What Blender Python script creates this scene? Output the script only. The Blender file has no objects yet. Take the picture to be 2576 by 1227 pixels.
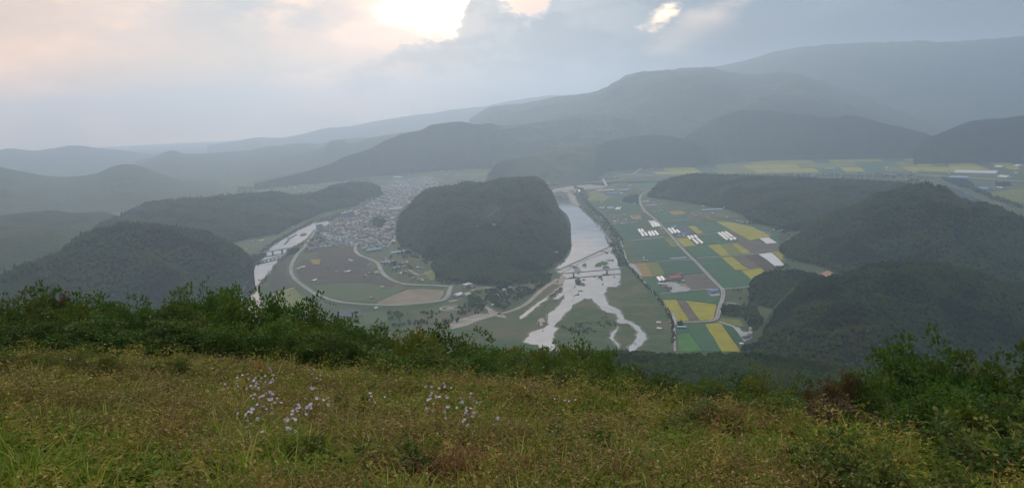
import bpy, math, random
import numpy as np
from mathutils import Matrix, Vector
R = math.radians
rng = np.random.default_rng(7); random.seed(7)
scene = bpy.context.scene

# ---------------------------------------------------------------- camera
HC = 450.0                                  # eye above the valley floor, metres
FOC = 1946.0                                # focal length in units of a 2576 px wide picture
ROLL = R(2.4); PITCH = R(9.58)
Rv = np.array([1.0, 0, 0]); Fv = np.array([0, math.cos(PITCH), -math.sin(PITCH)])
Uv = np.array([0, math.sin(PITCH), math.cos(PITCH)])
cd = bpy.data.cameras.new('camera'); cam = bpy.data.objects.new('camera', cd)
scene.collection.objects.link(cam); scene.camera = cam
cd.sensor_width = 36; cd.lens = 36 * FOC / 2576; cd.clip_start = 0.1; cd.clip_end = 80000
cx_ = math.cos(ROLL) * Rv - math.sin(ROLL) * Uv
cy_ = math.sin(ROLL) * Rv + math.cos(ROLL) * Uv
m = Matrix.Identity(4)
for i in range(3):
    m[i][0] = cx_[i]; m[i][1] = cy_[i]; m[i][2] = -Fv[i]
m[2][3] = HC
cam.matrix_world = m

def ray(u, v):
    a = (u - 1288) / FOC; b = -(v - 613.5) / FOC
    X = a * math.cos(ROLL) + b * math.sin(ROLL); Y = -a * math.sin(ROLL) + b * math.cos(ROLL)
    return Fv + X * Rv + Y * Uv
def azel(u, v):
    d = ray(u, v)
    return math.atan2(d[0], d[1]), d[2] / math.hypot(d[0], d[1])
def G(u, v, z=0.0):                          # the point at height z seen in that direction
    d = ray(u, v); k = (z - HC) / d[2]
    return (d[0] * k, d[1] * k)
def P(u, v, D):
    d = ray(u, v); k = D / math.hypot(d[0], d[1])
    return (d[0] * k, d[1] * k, HC + d[2] * k)
def deg(u, v):
    a, t = azel(u, v); return math.degrees(a), math.degrees(math.atan(t))

# ---------------------------------------------------------------- node helpers
def nd(nt, typ, **kw):
    n = nt.nodes.new(typ)
    for k, v in kw.items():
        if k.startswith('i_'):
            n.inputs[int(k[2:])].default_value = v
        else: setattr(n, k, v)
    return n
def math_(nt, op, a, b=None, c=None, clamp=False):
    n = nt.nodes.new('ShaderNodeMath'); n.operation = op; n.use_clamp = clamp
    for i, x in enumerate((a, b, c)):
        if x is None: continue
        if isinstance(x, (int, float)): n.inputs[i].default_value = x
        else: nt.links.new(x, n.inputs[i])
    return n.outputs[0]
def sstep(nt, x, lo, hi):
    n = nt.nodes.new('ShaderNodeMapRange'); n.interpolation_type = 'SMOOTHSTEP'
    nt.links.new(x, n.inputs[0]); n.inputs[1].default_value = lo; n.inputs[2].default_value = hi
    return n.outputs[0]
def mix(nt, f, a, b, blend='MIX'):
    n = nt.nodes.new('ShaderNodeMix'); n.data_type = 'RGBA'; n.blend_type = blend
    for s, x in ((n.inputs[0], f), (n.inputs[6], a), (n.inputs[7], b)):
        if isinstance(x, (int, float)): s.default_value = x
        elif isinstance(x, (tuple, list)): s.default_value = (*x, 1)
        else: nt.links.new(x, s)
    return n.outputs[2]
def ramp(nt, x, stops, interp='LINEAR'):
    n = nt.nodes.new('ShaderNodeValToRGB'); n.color_ramp.interpolation = interp
    e = n.color_ramp.elements
    while len(e) < len(stops): e.new(0.5)
    for el, (p, c) in zip(e, stops):
        el.position = p; el.color = (c, c, c, 1) if isinstance(c, (int, float)) else (*c, 1)
    nt.links.new(x, n.inputs[0]); return n.outputs[0]
def noise(nt, vec, scale, detail=4, rough=0.5):
    n = nt.nodes.new('ShaderNodeTexNoise'); n.inputs['Scale'].default_value = scale
    n.inputs['Detail'].default_value = detail; n.inputs['Roughness'].default_value = rough
    if vec is not None: nt.links.new(vec, n.inputs['Vector'])
    return n.outputs[0]

# ---------------------------------------------------------------- sky: Nishita behind broken evening cloud
def build_world():
    w = bpy.data.worlds.new('World'); scene.world = w; w.use_nodes = True
    nt = w.node_tree; nt.nodes.clear(); L = nt.links
    out = nd(nt, 'ShaderNodeOutputWorld'); bg = nd(nt, 'ShaderNodeBackground'); L.new(bg.outputs[0], out.inputs[0])
    bg.inputs[1].default_value = 0.1
    sky = nd(nt, 'ShaderNodeTexSky', sky_type='NISHITA', sun_disc=False, sun_elevation=R(30), sun_rotation=R(-6))
    tc = nd(nt, 'ShaderNodeTexCoord'); sp = nd(nt, 'ShaderNodeSeparateXYZ'); L.new(tc.outputs['Generated'], sp.inputs[0])
    x, y, z = sp.outputs
    az = math_(nt, 'MULTIPLY', math_(nt, 'ARCTAN2', x, y), 180 / math.pi)
    el = math_(nt, 'MULTIPLY', math_(nt, 'ARCSINE', z), 180 / math.pi)
    st = nd(nt, 'ShaderNodeVectorMath', operation='MULTIPLY'); L.new(tc.outputs['Generated'], st.inputs[0]); st.inputs[1].default_value = (1, 1, 2.2)
    V = st.outputs[0]
    nbig = noise(nt, V, 3.2, 5, 0.5); nmid = noise(nt, V, 9, 6, 0.6); nfine = noise(nt, V, 38, 6, 0.65)
    # tint by azimuth: warm at left, blue grey at right and behind
    azn = math_(nt, 'MULTIPLY_ADD', az, 1 / 90, 0.5)
    base = ramp(nt, azn, [(0.0, (.85, .60, .42)), (0.12, (1.30, .76, .40)), (0.3, (1.05, .74, .50)), (0.46, (.60, .57, .56)), (0.58, (.27, .32, .38)), (0.8, (.13, .18, .25)), (1.0, (.12, .18, .27))])
    base = mix(nt, sstep(nt, nbig, 0.45, 0.62), base, mix(nt, 1.0, base, (.62, .68, .78), 'MULTIPLY'))
    base = mix(nt, math_(nt, 'MULTIPLY', sstep(nt, nmid, 0.52, 0.75), 0.6), base, mix(nt, 1.0, base, (.70, .76, .84), 'MULTIPLY'))
    # grey cloud bank upper left
    # glow round the hidden sun
    sa, se = deg(1095, 15)
    da = math_(nt, 'MULTIPLY', math_(nt, 'SUBTRACT', az, sa), 1 / 1.55); de = math_(nt, 'SUBTRACT', el, se)
    d2 = math_(nt, 'ADD', math_(nt, 'MULTIPLY', da, da), math_(nt, 'MULTIPLY', de, de))
    dist = math_(nt, 'SQRT', d2)
    distn = math_(nt, 'ADD', dist, math_(nt, 'MULTIPLY', math_(nt, 'SUBTRACT', nmid, 0.5), 7.0))
    glow = ramp(nt, math_(nt, 'MULTIPLY', distn, 1 / 8.5), [(0.0, (3.4, 2.7, 1.9)), (0.16, (2.3, 1.7, 1.1)), (0.3, (1.25, .88, .66)), (0.55, (.92, .68, .52)), (1.0, (.60, .50, .42))])
    gm = sstep(nt, dist, 17, 4)
    upper = mix(nt, gm, base, glow)
    # dark flat clouds drifting across the upper left
    ld = ramp(nt, math_(nt, 'MULTIPLY_ADD', az, 1 / 60, 0.5), [(0.0, 0.35), (0.12, 0.65), (0.2, 1.0), (0.28, 0.75), (0.36, 0.2), (0.46, 0.0)])
    eband = math_(nt, 'MULTIPLY', sstep(nt, el, 4.2, 7.5), sstep(nt, nmid, 0.33, 0.55))
    upper = mix(nt, math_(nt, 'MULTIPLY', math_(nt, 'MULTIPLY', ld, eband), 0.9), upper, (.36, .38, .43))
    # the big cloud whose sharp lit edge runs up to the right
    pts = [(200, 260), (560, 222), (680, 196), (760, 184), (900, 158), (960, 132), (1040, 110), (1100, 98), (1150, 78), (1172, 30), (1185, -25), (1235, -30), (1262, 8), (1330, 40), (1372, 22), (1400, -70), (1700, -110), (2300, -160)]
    dd = [deg(u, v) for u, v in pts]
    e_edge = ramp(nt, math_(nt, 'MULTIPLY_ADD', az, 1 / 80, 0.5), [(min(.999, max(0.001, a / 80 + .5)), e / 20) for a, e in dd])
    s = math_(nt, 'SUBTRACT', math_(nt, 'MULTIPLY', e_edge, 20), el)      # positive below the edge
    s = math_(nt, 'ADD', s, math_(nt, 'MULTIPLY', math_(nt, 'SUBTRACT', nfine, 0.5), 2.6))
    cut = sstep(nt, s, -0.08, 0.22)
    soft = sstep(nt, az, deg(560, 200)[0], deg(900, 150)[0])
    rt = ramp(nt, math_(nt, 'MULTIPLY_ADD', az, 1 / 80, 0.5), [(0.2, (1.35, .82, .46)), (0.4, (.80, .62, .48)), (0.5, (.40, .42, .45)), (0.62, (.23, .28, .34)), (0.85, (.13, .18, .25))])
    body = mix(nt, sstep(nt, nmid, 0.44, 0.60), rt, mix(nt, 1.0, rt, (.62, .68, .76), 'MULTIPLY'))
    body = mix(nt, math_(nt, 'MULTIPLY', sstep(nt, nbig, 0.5, 0.7), .6), body, mix(nt, 1.0, body, (1.30, 1.25, 1.18), 'MULTIPLY'))
    rim = math_(nt, 'MULTIPLY', sstep(nt, s, 0.9, 0.0), gm)
    body = mix(nt, math_(nt, 'MULTIPLY', rim, 0.5), body, (.85, .76, .70))
    col = mix(nt, math_(nt, 'MULTIPLY', cut, soft), upper, body)
    # torn hole with a few lit wisps to its right
    def hole(u, v, ru, rv, tilt, lo, hi, n):
        ha, he = deg(u, v)
        a_ = math_(nt, 'SUBTRACT', az, ha); e_ = math_(nt, 'SUBTRACT', el, he)
        c, s_ = math.cos(tilt), math.sin(tilt)
        p = math_(nt, 'ADD', math_(nt, 'MULTIPLY', a_, c), math_(nt, 'MULTIPLY', e_, s_))
        q = math_(nt, 'ADD', math_(nt, 'MULTIPLY', a_, -s_), math_(nt, 'MULTIPLY', e_, c))
        k = math_(nt, 'SQRT', math_(nt, 'ADD', math_(nt, 'POWER', math_(nt, 'ABSOLUTE', math_(nt, 'DIVIDE', p, ru)), 2), math_(nt, 'POWER', math_(nt, 'ABSOLUTE', math_(nt, 'DIVIDE', q, rv)), 2)))
        k = math_(nt, 'ADD', k, math_(nt, 'MULTIPLY', math_(nt, 'SUBTRACT', n, 0.5), 3.6))
        return sstep(nt, k, hi, lo)
    col = mix(nt, math_(nt, 'MULTIPLY', hole(1775, 55, 4.0, 1.25, 0.45, 0.0, 1.5, nmid), 0.55), col, (1.25, 1.0, .75))
    col = mix(nt, hole(1662, 44, 1.45, 0.62, 0.45, -0.3, 1.35, nfine), col, (2.0, 1.5, 1.0))
    # added darkening of the low right sky, lowers the contrast of the high ridge
    bank = math_(nt, 'MULTIPLY', sstep(nt, math_(nt, 'ADD', el, math_(nt, 'MULTIPLY', math_(nt, 'SUBTRACT', nmid, 0.5), 3)), 7.2, 4.2), sstep(nt, az, 7, 17))
    col = mix(nt, bank, col, (.085, .125, .18))
    col = mix(nt, 1.0, col, (.96, .88, .79), 'MULTIPLY')
    # overhead and behind
    over = mix(nt, sstep(nt, nbig, 0.4, 0.65), (.98, .95, .92), (.60, .62, .66))
    col = mix(nt, sstep(nt, el, 15, 32), col, over)
    col = mix(nt, sstep(nt, y, 0.3, -0.4), col, mix(nt, 1.0, col, (.66, .74, .86), 'MULTIPLY'))
    col = mix(nt, 1.0, col, (10.0, 10.0, 10.0), 'MULTIPLY')
    col = mix(nt, 0.05, col, sky.outputs[0])
    for n in nt.nodes:
        if n.type == 'MIX': n.clamp_result = False; n.clamp_factor = True
    L.new(col, bg.inputs[0])
build_world()
sd = bpy.data.lights.new('sun', 'SUN'); sd.energy = 1.1; sd.angle = R(14); sd.color = (1, .84, .66)
sun = bpy.data.objects.new('sun', sd); scene.collection.objects.link(sun)
sun.rotation_euler = (R(60), 0, R(180 + 6))      # elevation 30 degrees, ahead of the camera
sun.location = (0, 0, 900)

scene.view_settings.view_transform = 'Standard'; scene.view_settings.look = 'None'
scene.view_settings.gamma = 1; scene.view_settings.exposure = 0.62
c = scene.cycles
c.max_bounces = 4; c.diffuse_bounces = 2; c.glossy_bounces = 2; c.transmission_bounces = 2; c.volume_bounces = 2; c.transparent_max_bounces = 8
c.use_denoising = True
try: c.denoiser = 'OPENIMAGEDENOISE'
except Exception: pass
c.caustics_reflective = False; c.caustics_refractive = False

# ---------------------------------------------------------------- object helpers
def link(o): scene.collection.objects.link(o); return o
def tag(o, label=None, cat=None, group=None, kind=None):
    if label: o['label'] = label
    if cat: o['category'] = cat
    if group: o['group'] = group
    if kind: o['kind'] = kind
    return o
def mesh_np(name, verts, faces, mats, fmat=None, smooth=False):
    """verts (n,3); faces (m,k) array with one polygon size, or a list of index lists"""
    me = bpy.data.meshes.new(name)
    verts = np.asarray(verts, dtype=np.float32)
    if isinstance(faces, np.ndarray):
        k = faces.shape[1]; nf = faces.shape[0]
        me.vertices.add(len(verts)); me.vertices.foreach_set('co', verts.ravel())
        me.loops.add(nf * k); me.loops.foreach_set('vertex_index', faces.astype(np.int32).ravel())
        me.polygons.add(nf); me.polygons.foreach_set('loop_start', np.arange(0, nf * k, k, dtype=np.int32))
        me.update(calc_edges=True)
    else:
        me.from_pydata(verts.tolist(), [], faces); nf = len(faces)
    for mm in (mats if isinstance(mats, (list, tuple)) else [mats]): me.materials.append(mm)
    if fmat is not None: me.polygons.foreach_set('material_index', np.asarray(fmat, dtype=np.int32))
    if smooth: me.polygons.foreach_set('use_smooth', np.ones(len(me.polygons), dtype=bool))
    me.update(); me.validate(); return me
def obj(name, me, parent=None, loc=None, rz=0):
    o = link(bpy.data.objects.new(name, me))
    if parent is not None: o.parent = parent
    if loc is not None: o.location = loc
    if rz: o.rotation_euler = (0, 0, rz)
    return o
def empty(name, loc=(0, 0, 0), rz=0): return obj(name, None, None, loc, rz)
class MB:                                     # collects simple solids into ONE mesh
    def __init__(s): s.v = []; s.f = []; s.m = []
    def add(s, v, f, mi=0):
        b = len(s.v); s.v += [tuple(p) for p in v]; s.f += [[i + b for i in q] for q in f]; s.m += [mi] * len(f)
    def box(s, x, y, z, sx, sy, sz, rz=0, mi=0):  # centre x, y, bottom z
        c_, s_ = math.cos(rz), math.sin(rz); v = []
        for dz in (0, sz):
            for dx, dy in ((-1, -1), (1, -1), (1, 1), (-1, 1)):
                a, b = dx * sx / 2, dy * sy / 2
                v.append((x + a * c_ - b * s_, y + a * s_ + b * c_, z + dz))
        s.add(v, [[3, 2, 1, 0], [4, 5, 6, 7], [0, 1, 5, 4], [1, 2, 6, 5], [2, 3, 7, 6], [3, 0, 4, 7]], mi)
    def gable(s, x, y, z, sx, sy, h, rz=0, mi=0, hip=0.0):  # ridge along local x
        c_, s_ = math.cos(rz), math.sin(rz)
        loc = [(-sx/2, -sy/2, 0), (sx/2, -sy/2, 0), (sx/2, sy/2, 0), (-sx/2, sy/2, 0), (-sx/2 + hip, 0, h), (sx/2 - hip, 0, h)]
        s.add([(x + a * c_ - b * s_, y + a * s_ + b * c_, z + q) for a, b, q in loc], [[3, 2, 1, 0], [0, 1, 5, 4], [2, 3, 4, 5], [1, 2, 5], [3, 0, 4]], mi)
    def barrel(s, x, y, z, L, W, Hh, rz=0, mi=0, n=10, ends=True):  # half tube along local x
        c_, s_ = math.cos(rz), math.sin(rz); v = []
        for e in (-L / 2, L / 2):
            for i in range(n + 1):
                t = math.pi * i / n; a, b, q = e, math.cos(t) * W / 2, math.sin(t) ** 0.8 * Hh
                v.append((x + a * c_ - b * s_, y + a * s_ + b * c_, z + q))
        f = [[i, i + 1, n + 2 + i, n + 1 + i] for i in range(n)]
        if ends: f += [list(range(n, -1, -1)), list(range(n + 1, 2 * n + 2))]
        s.add(v, f, mi)
    def tube(s, p, q, r0, r1, n=6, mi=0):
        p, q = Vector(p), Vector(q); d = (q - p).normalized(); a = d.orthogonal().normalized(); b = d.cross(a); v = []
        for c0, r in ((p, r0), (q, r1)):
            for i in range(n):
                t = 2 * math.pi * i / n; v.append(c0 + r * (a * math.cos(t) + b * math.sin(t)))
        s.add(v, [[i, (i + 1) % n, n + (i + 1) % n, n + i] for i in range(n)] + [list(range(n - 1, -1, -1)), list(range(n, 2 * n))], mi)
    def prism(s, poly, z0, z1, mi=0):
        n = len(poly); area = sum(poly[i][0] * poly[(i + 1) % n][1] - poly[(i + 1) % n][0] * poly[i][1] for i in range(n))
        if area < 0: poly = poly[::-1]
        v = [(x, y, z0) for x, y in poly] + [(x, y, z1) for x, y in poly]
        s.add(v, [list(range(n, 2 * n))] + [[i, (i + 1) % n, n + (i + 1) % n, n + i] for i in range(n)], mi)
    def mesh(s, name, mats, smooth=False): return mesh_np(name, s.v, s.f, mats, s.m, smooth)
    def build(s, name, mats, parent=None, loc=None, rz=0): return obj(name, s.mesh(name, mats), parent, loc, rz)

# ---------------------------------------------------------------- materials
def pmat(name, c1, c2=None, scale=1.0, rough=0.8, spec=0.3, detail=5, c3=None, s3=0.1, bump=0, bscale=None, coords='Object', metallic=0):
    m_ = bpy.data.materials.new(name); m_.use_nodes = True; nt = m_.node_tree
    b = nt.nodes['Principled BSDF']; b.inputs['Roughness'].default_value = rough
    b.inputs['Specular IOR Level'].default_value = spec; b.inputs['Metallic'].default_value = metallic
    tc = nd(nt, 'ShaderNodeTexCoord'); vec = tc.outputs[coords]
    if c2 is None: c2 = tuple(x * .75 for x in c1)
    n = noise(nt, vec, scale, detail, 0.6)
    col = mix(nt, sstep(nt, n, 0.38, 0.62), c1, c2)
    if c3 is not None:
        n2 = noise(nt, vec, s3, 4, 0.55); col = mix(nt, sstep(nt, n2, 0.46, 0.66), col, c3)
    nt.links.new(col, b.inputs['Base Color'])
    if bump:
        bn = nd(nt, 'ShaderNodeBump'); bn.inputs['Strength'].default_value = 1; bn.inputs['Distance'].default_value = bump
        nt.links.new(noise(nt, vec, bscale or scale * 2, 4), bn.inputs['Height']); nt.links.new(bn.outputs[0], b.inputs['Normal'])
    return m_
def leaf_mat(name, c1, c2, c3=None, trans=0.35, per='attr', rough=0.55, patch=None, spec=.08, dark=None):
    """leaf colour: mixed per leaf (attribute tint), per instance (random) and in patches over the ground"""
    m_ = bpy.data.materials.new(name); m_.use_nodes = True; nt = m_.node_tree; nt.nodes.clear()
    out = nd(nt, 'ShaderNodeOutputMaterial'); b = nd(nt, 'ShaderNodeBsdfPrincipled'); t = nd(nt, 'ShaderNodeBsdfTranslucent')
    b.inputs['Roughness'].default_value = rough; b.inputs['Specular IOR Level'].default_value = spec
    a = nd(nt, 'ShaderNodeAttribute', attribute_name='tint'); oi = nd(nt, 'ShaderNodeObjectInfo')
    f = a.outputs['Fac'] if per == 'attr' else oi.outputs['Random']
    if per == 'both': f = math_(nt, 'ADD', math_(nt, 'MULTIPLY', a.outputs['Fac'], .5), math_(nt, 'MULTIPLY', oi.outputs['Random'], .5))
    col = mix(nt, f, c1, c2)
    if c3 is not None: col = mix(nt, sstep(nt, a.outputs['Fac'] if per != 'inst' else f, 0.80, 0.98), col, c3)
    if patch is not None:
        pc, ps, lo, hi = patch; col = mix(nt, sstep(nt, noise(nt, oi.outputs['Location'], ps, 3), lo, hi), col, pc)
    if dark is not None:
        pc, ps, lo, hi = dark; col = mix(nt, sstep(nt, noise(nt, oi.outputs['Location'], ps, 4), lo, hi), col, mix(nt, 1.0, col, pc, 'MULTIPLY'))
    nt.links.new(col, b.inputs[0]); nt.links.new(mix(nt, 1.0, col, (1.15, 1.2, .6), 'MULTIPLY'), t.inputs[0])
    ms = nd(nt, 'ShaderNodeMixShader'); ms.inputs[0].default_value = trans
    nt.links.new(b.outputs[0], ms.inputs[1]); nt.links.new(t.outputs[0], ms.inputs[2]); nt.links.new(ms.outputs[0], out.inputs[0])
    return m_

# ---------------------------------------------------------------- numpy noise
_T = np.random.default_rng(11).random((256, 256))
def vn(x, y, s=0):
    x = np.asarray(x) + s * 17.3; y = np.asarray(y) + s * 31.7
    xi = np.floor(x).astype(int); yi = np.floor(y).astype(int); fx = x - xi; fy = y - yi
    fx = fx * fx * (3 - 2 * fx); fy = fy * fy * (3 - 2 * fy)
    g = lambda a, b: _T[a & 255, b & 255]
    return (g(xi, yi) * (1 - fx) + g(xi + 1, yi) * fx) * (1 - fy) + (g(xi, yi + 1) * (1 - fx) + g(xi + 1, yi + 1) * fx) * fy
def fbm(x, y, o=4, s=0):
    r = 0; a = 1; t = 0
    for i in range(o):
        r = r + a * vn(x * 2 ** i, y * 2 ** i, s + i); t += a; a *= .5
    return r / t * 2 - 1
def pchip(xs, ys, q):
    xs = np.asarray(xs, float); ys = np.asarray(ys, float); o = np.argsort(xs); xs = xs[o]; ys = ys[o]
    d = np.diff(ys) / np.diff(xs); mm = np.zeros_like(ys); mm[0] = d[0]; mm[-1] = d[-1]
    for i in range(1, len(ys) - 1):
        mm[i] = 0 if d[i - 1] * d[i] <= 0 else 2 * d[i - 1] * d[i] / (d[i - 1] + d[i])
    q = np.clip(q, xs[0], xs[-1]); k = np.clip(np.searchsorted(xs, q) - 1, 0, len(xs) - 2)
    h = xs[k + 1] - xs[k]; t = (q - xs[k]) / h
    return (2*t**3 - 3*t**2 + 1) * ys[k] + (t**3 - 2*t**2 + t) * h * mm[k] + (-2*t**3 + 3*t**2) * ys[k + 1] + (t**3 - t**2) * h * mm[k + 1]
def grid_faces(nr, nc):
    a = np.arange(nr * nc).reshape(nr, nc)
    return np.stack([a[:-1, :-1], a[:-1, 1:], a[1:, 1:], a[1:, :-1]], -1).reshape(-1, 4)
# ---------------------------------------------------------------- scattered stuff: one object, crowns instanced by geometry nodes
def scatter(name, pts, scales, protos, label, smin=1.0, tilt=0.0, seed=0):
    col = bpy.data.collections.new(name + '_kinds')          # never linked to the scene
    for p in protos: col.objects.link(p)
    me = bpy.data.meshes.new(name); pts = np.asarray(pts, np.float32)
    me.vertices.add(len(pts)); me.vertices.foreach_set('co', pts.ravel())
    at = me.attributes.new('sc', 'FLOAT', 'POINT'); at.data.foreach_set('value', np.asarray(scales, np.float32))
    o = obj(name, me); tag(o, label, name.replace('_', ' '), kind='stuff')
    ng = bpy.data.node_groups.new(name, 'GeometryNodeTree')
    ng.interface.new_socket('Geometry', in_out='INPUT', socket_type='NodeSocketGeometry')
    ng.interface.new_socket('Geometry', in_out='OUTPUT', socket_type='NodeSocketGeometry')
    gi = ng.nodes.new('NodeGroupInput'); go = ng.nodes.new('NodeGroupOutput')
    ci = ng.nodes.new('GeometryNodeCollectionInfo'); ci.inputs['Collection'].default_value = col
    ci.inputs['Separate Children'].default_value = True; ci.inputs['Reset Children'].default_value = True
    ip = ng.nodes.new('GeometryNodeInstanceOnPoints'); ip.inputs['Pick Instance'].default_value = True
    rv = ng.nodes.new('FunctionNodeRandomValue'); rv.data_type = 'FLOAT_VECTOR'
    rv.inputs[0].default_value = (-tilt, -tilt, 0); rv.inputs[1].default_value = (tilt, tilt, 6.283); rv.inputs['Seed'].default_value = seed
    ri = ng.nodes.new('FunctionNodeRandomValue'); ri.data_type = 'INT'
    ri.inputs[4].default_value = 0; ri.inputs[5].default_value = len(protos) - 1; ri.inputs['Seed'].default_value = seed + 5
    na = ng.nodes.new('GeometryNodeInputNamedAttribute'); na.data_type = 'FLOAT'; na.inputs[0].default_value = 'sc'
    l = ng.links.new
    l(gi.outputs[0], ip.inputs['Points']); l(ci.outputs[0], ip.inputs['Instance']); l(rv.outputs[0], ip.inputs['Rotation'])
    l(ri.outputs[2], ip.inputs['Instance Index']); l(na.outputs[0], ip.inputs['Scale']); l(ip.outputs[0], go.inputs[0])
    md = o.modifiers.new('scatter', 'NODES'); md.node_group = ng
    return o

def leaf_cloud(n, centre_fn, size, r, tri=False, up=0.4):
    """n leaf quads; centre_fn(r, n) -> positions and outward normals"""
    c0, nm = centre_fn(r, n)
    nn = nm + r.normal(0, 0.55, (n, 3)) + np.array([0, 0, up]); nn /= np.linalg.norm(nn, axis=1)[:, None]
    a = np.cross(nn, r.normal(0, 1, (n, 3))); a /= np.linalg.norm(a, axis=1)[:, None]; b = np.cross(nn, a)
    s = size * r.uniform(.6, 1.3, (n, 1))
    v = np.stack([c0 - a * s, c0 - b * s * .5 + nn * s * .12, c0 + a * s, c0 + b * s * .5 + nn * s * .12], 1).reshape(-1, 3)
    return v, np.arange(n * 4).reshape(n, 4)
def with_tint(me, vals):                                  # one value per face
    at = me.attributes.new('tint', 'FLOAT', 'FACE'); at.data.foreach_set('value', np.asarray(vals, np.float32)); return me

M_far = leaf_mat('far_canopy', (.024, .070, .018), (.070, .118, .026), (.12, .115, .03), trans=.15, per='both', patch=((.090, .105, .022), .0045, .50, .68), dark=((.42, .55, .70), .008, .49, .60))
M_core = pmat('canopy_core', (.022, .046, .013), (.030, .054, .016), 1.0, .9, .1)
def forest_proto(seed, conifer=False):
    r = np.random.default_rng(seed); Rr, Hh = 3.4, 7.5
    lob = r.normal(0, 1, (9, 3)); lob[:, 2] = abs(lob[:, 2]); lob /= np.linalg.norm(lob, axis=1)[:, None]
    def fn(r, n):
        d = r.normal(0, 1, (n, 3)); d[:, 2] = np.abs(d[:, 2]) * 1.1 - .25; d /= np.linalg.norm(d, axis=1)[:, None]
        bump = np.maximum(0, (d @ lob.T)).max(1) ** 6
        rad = Rr * (.72 + .36 * bump) * r.uniform(.86, 1.05, n)
        p = d * rad[:, None]; p[:, 2] = p[:, 2] * 1.1 + Hh * .55
        if conifer:
            h = r.random(n) ** .7; ang = r.random(n) * 6.283; q = (1 - h) * 2.3 * r.uniform(.8, 1.1, n) + .15
            p = np.stack([np.cos(ang) * q, np.sin(ang) * q, 1.2 + h * 9.5], 1); d = np.stack([np.cos(ang), np.sin(ang), .3 + 0 * ang], 1)
        return p, d
    v, f = leaf_cloud(330, fn, .90, r)
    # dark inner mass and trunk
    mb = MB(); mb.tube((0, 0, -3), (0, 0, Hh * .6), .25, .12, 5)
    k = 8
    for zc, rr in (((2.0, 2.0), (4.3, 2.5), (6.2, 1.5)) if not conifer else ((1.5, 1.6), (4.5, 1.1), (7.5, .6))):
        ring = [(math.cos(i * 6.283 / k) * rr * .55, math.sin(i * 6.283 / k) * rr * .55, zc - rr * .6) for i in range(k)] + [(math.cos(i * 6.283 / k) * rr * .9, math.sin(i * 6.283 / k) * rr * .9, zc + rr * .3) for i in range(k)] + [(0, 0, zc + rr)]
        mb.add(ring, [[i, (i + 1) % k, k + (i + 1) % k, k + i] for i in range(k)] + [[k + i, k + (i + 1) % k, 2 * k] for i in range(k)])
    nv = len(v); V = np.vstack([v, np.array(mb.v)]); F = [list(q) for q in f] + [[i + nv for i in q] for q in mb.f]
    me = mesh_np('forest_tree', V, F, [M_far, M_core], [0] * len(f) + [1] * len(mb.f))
    at = me.attributes.new('tint', 'FLOAT', 'FACE'); at.data.foreach_set('value', np.concatenate([r.random(len(f)), np.zeros(len(mb.f))]).astype(np.float32))
    return bpy.data.objects.new('forest_tree', me)

# ---------------------------------------------------------------- our own mountain under the camera
def zn(x, y):
    """height of our own slope"""
    x = np.asarray(x, float); y = np.asarray(y, float); D = np.hypot(x, y); az = np.degrees(np.arctan2(x, y))
    edge = np.interp(az, EAZ, EDGE)
    s1 = .195
    zc = np.interp(D / edge, [0, 1, 1.6], [0, 1, 1])       # still on the meadow
    ze = np.interp(az, EAZ, EZ); near = 447.7 + (ze - 447.7) * np.minimum(D, edge) / edge
    over = np.maximum(D - edge, 0); so = np.interp(az, [-34, -8, 8, 34], [.26, .34, .5, .5])
    prof = near - np.where(over < 14, so * over + .012 * over ** 2, 0)
    z14 = near - (so * 14 + .012 * 196)
    deps = np.interp(D, [30, 60, 150, 400, 700, 850, 1000, 1200, 1500], [.46, .50, .50, .440, .345, .327, .360, .43, .5])
    far = HC - deps * D
    w = np.clip((over - 14) / 40, 0, 1); w = w * w * (3 - 2 * w)
    lin = z14 - .55 * (over - 14)
    z = np.where(over < 14, prof, lin * (1 - w) + far * w)
    z = z + np.where(over > 14, 1, 0) * w * (9 * fbm(x / 170, y / 170, 3, 5) * np.clip(D / 500, 0, 1)) * 1.0
    z = z + .10 * fbm(x / 2.3, y / 2.3, 3, 9) * np.clip(D / 6, 0, 1)
    return z
RIM = [(0, 872, 16.5), (400, 893, 16), (700, 912, 15), (1000, 930, 14), (1300, 955, 13), (1600, 985, 12), (1900, 1010, 11), (2200, 1050, 10), (2576, 1090, 9.5)]
EAZ = [math.degrees(azel(u, v)[0]) for u, v, d_ in RIM]; EDGE = [d_ for *_, d_ in RIM]; EZ = [P(u, v, d_)[2] - .66 for u, v, d_ in RIM]
def GN_(u, v, h=0.0):                                     # where that direction meets our own slope (h above it)
    d = ray(u, v); hd = math.hypot(d[0], d[1]); lo = 2.0
    while lo < 60:
        x, y = d[0] * lo / hd, d[1] * lo / hd
        if HC + d[2] * lo / hd < float(zn(x, y)) + h: break
        lo += .05
    return x, y, float(zn(x, y))

M_soil = pmat('soil', (.055, .042, .026), (.03, .026, .015), 2.5, .95, .1, c3=(.05, .05, .02), s3=.5, bump=.05, bscale=9)
M_slope = pmat('forest_floor', (.018, .026, .011), (.03, .034, .014), .08, .95, .1)
azs = np.radians(np.linspace(-64, 64, 420)); Ds = np.concatenate([np.linspace(.6, 30, 150), np.geomspace(30.5, 1500, 190)])
A, D_ = np.meshgrid(azs, Ds); X = np.sin(A) * D_; Y = np.cos(A) * D_
Z = zn(X, Y)
# the meadow continues behind and beside the camera
me = mesh_np('mountain_slope', np.stack([X, Y, Z], -1).reshape(-1, 3), grid_faces(*X.shape)[:, ::-1], [M_soil, M_slope], (np.repeat(np.arange(len(Ds) - 1), len(azs) - 1) > 150).astype(int), True)
tag(obj('mountain_slope', me), 'steep slope of the viewpoint mountain falling from the meadow', kind='structure')

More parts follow.
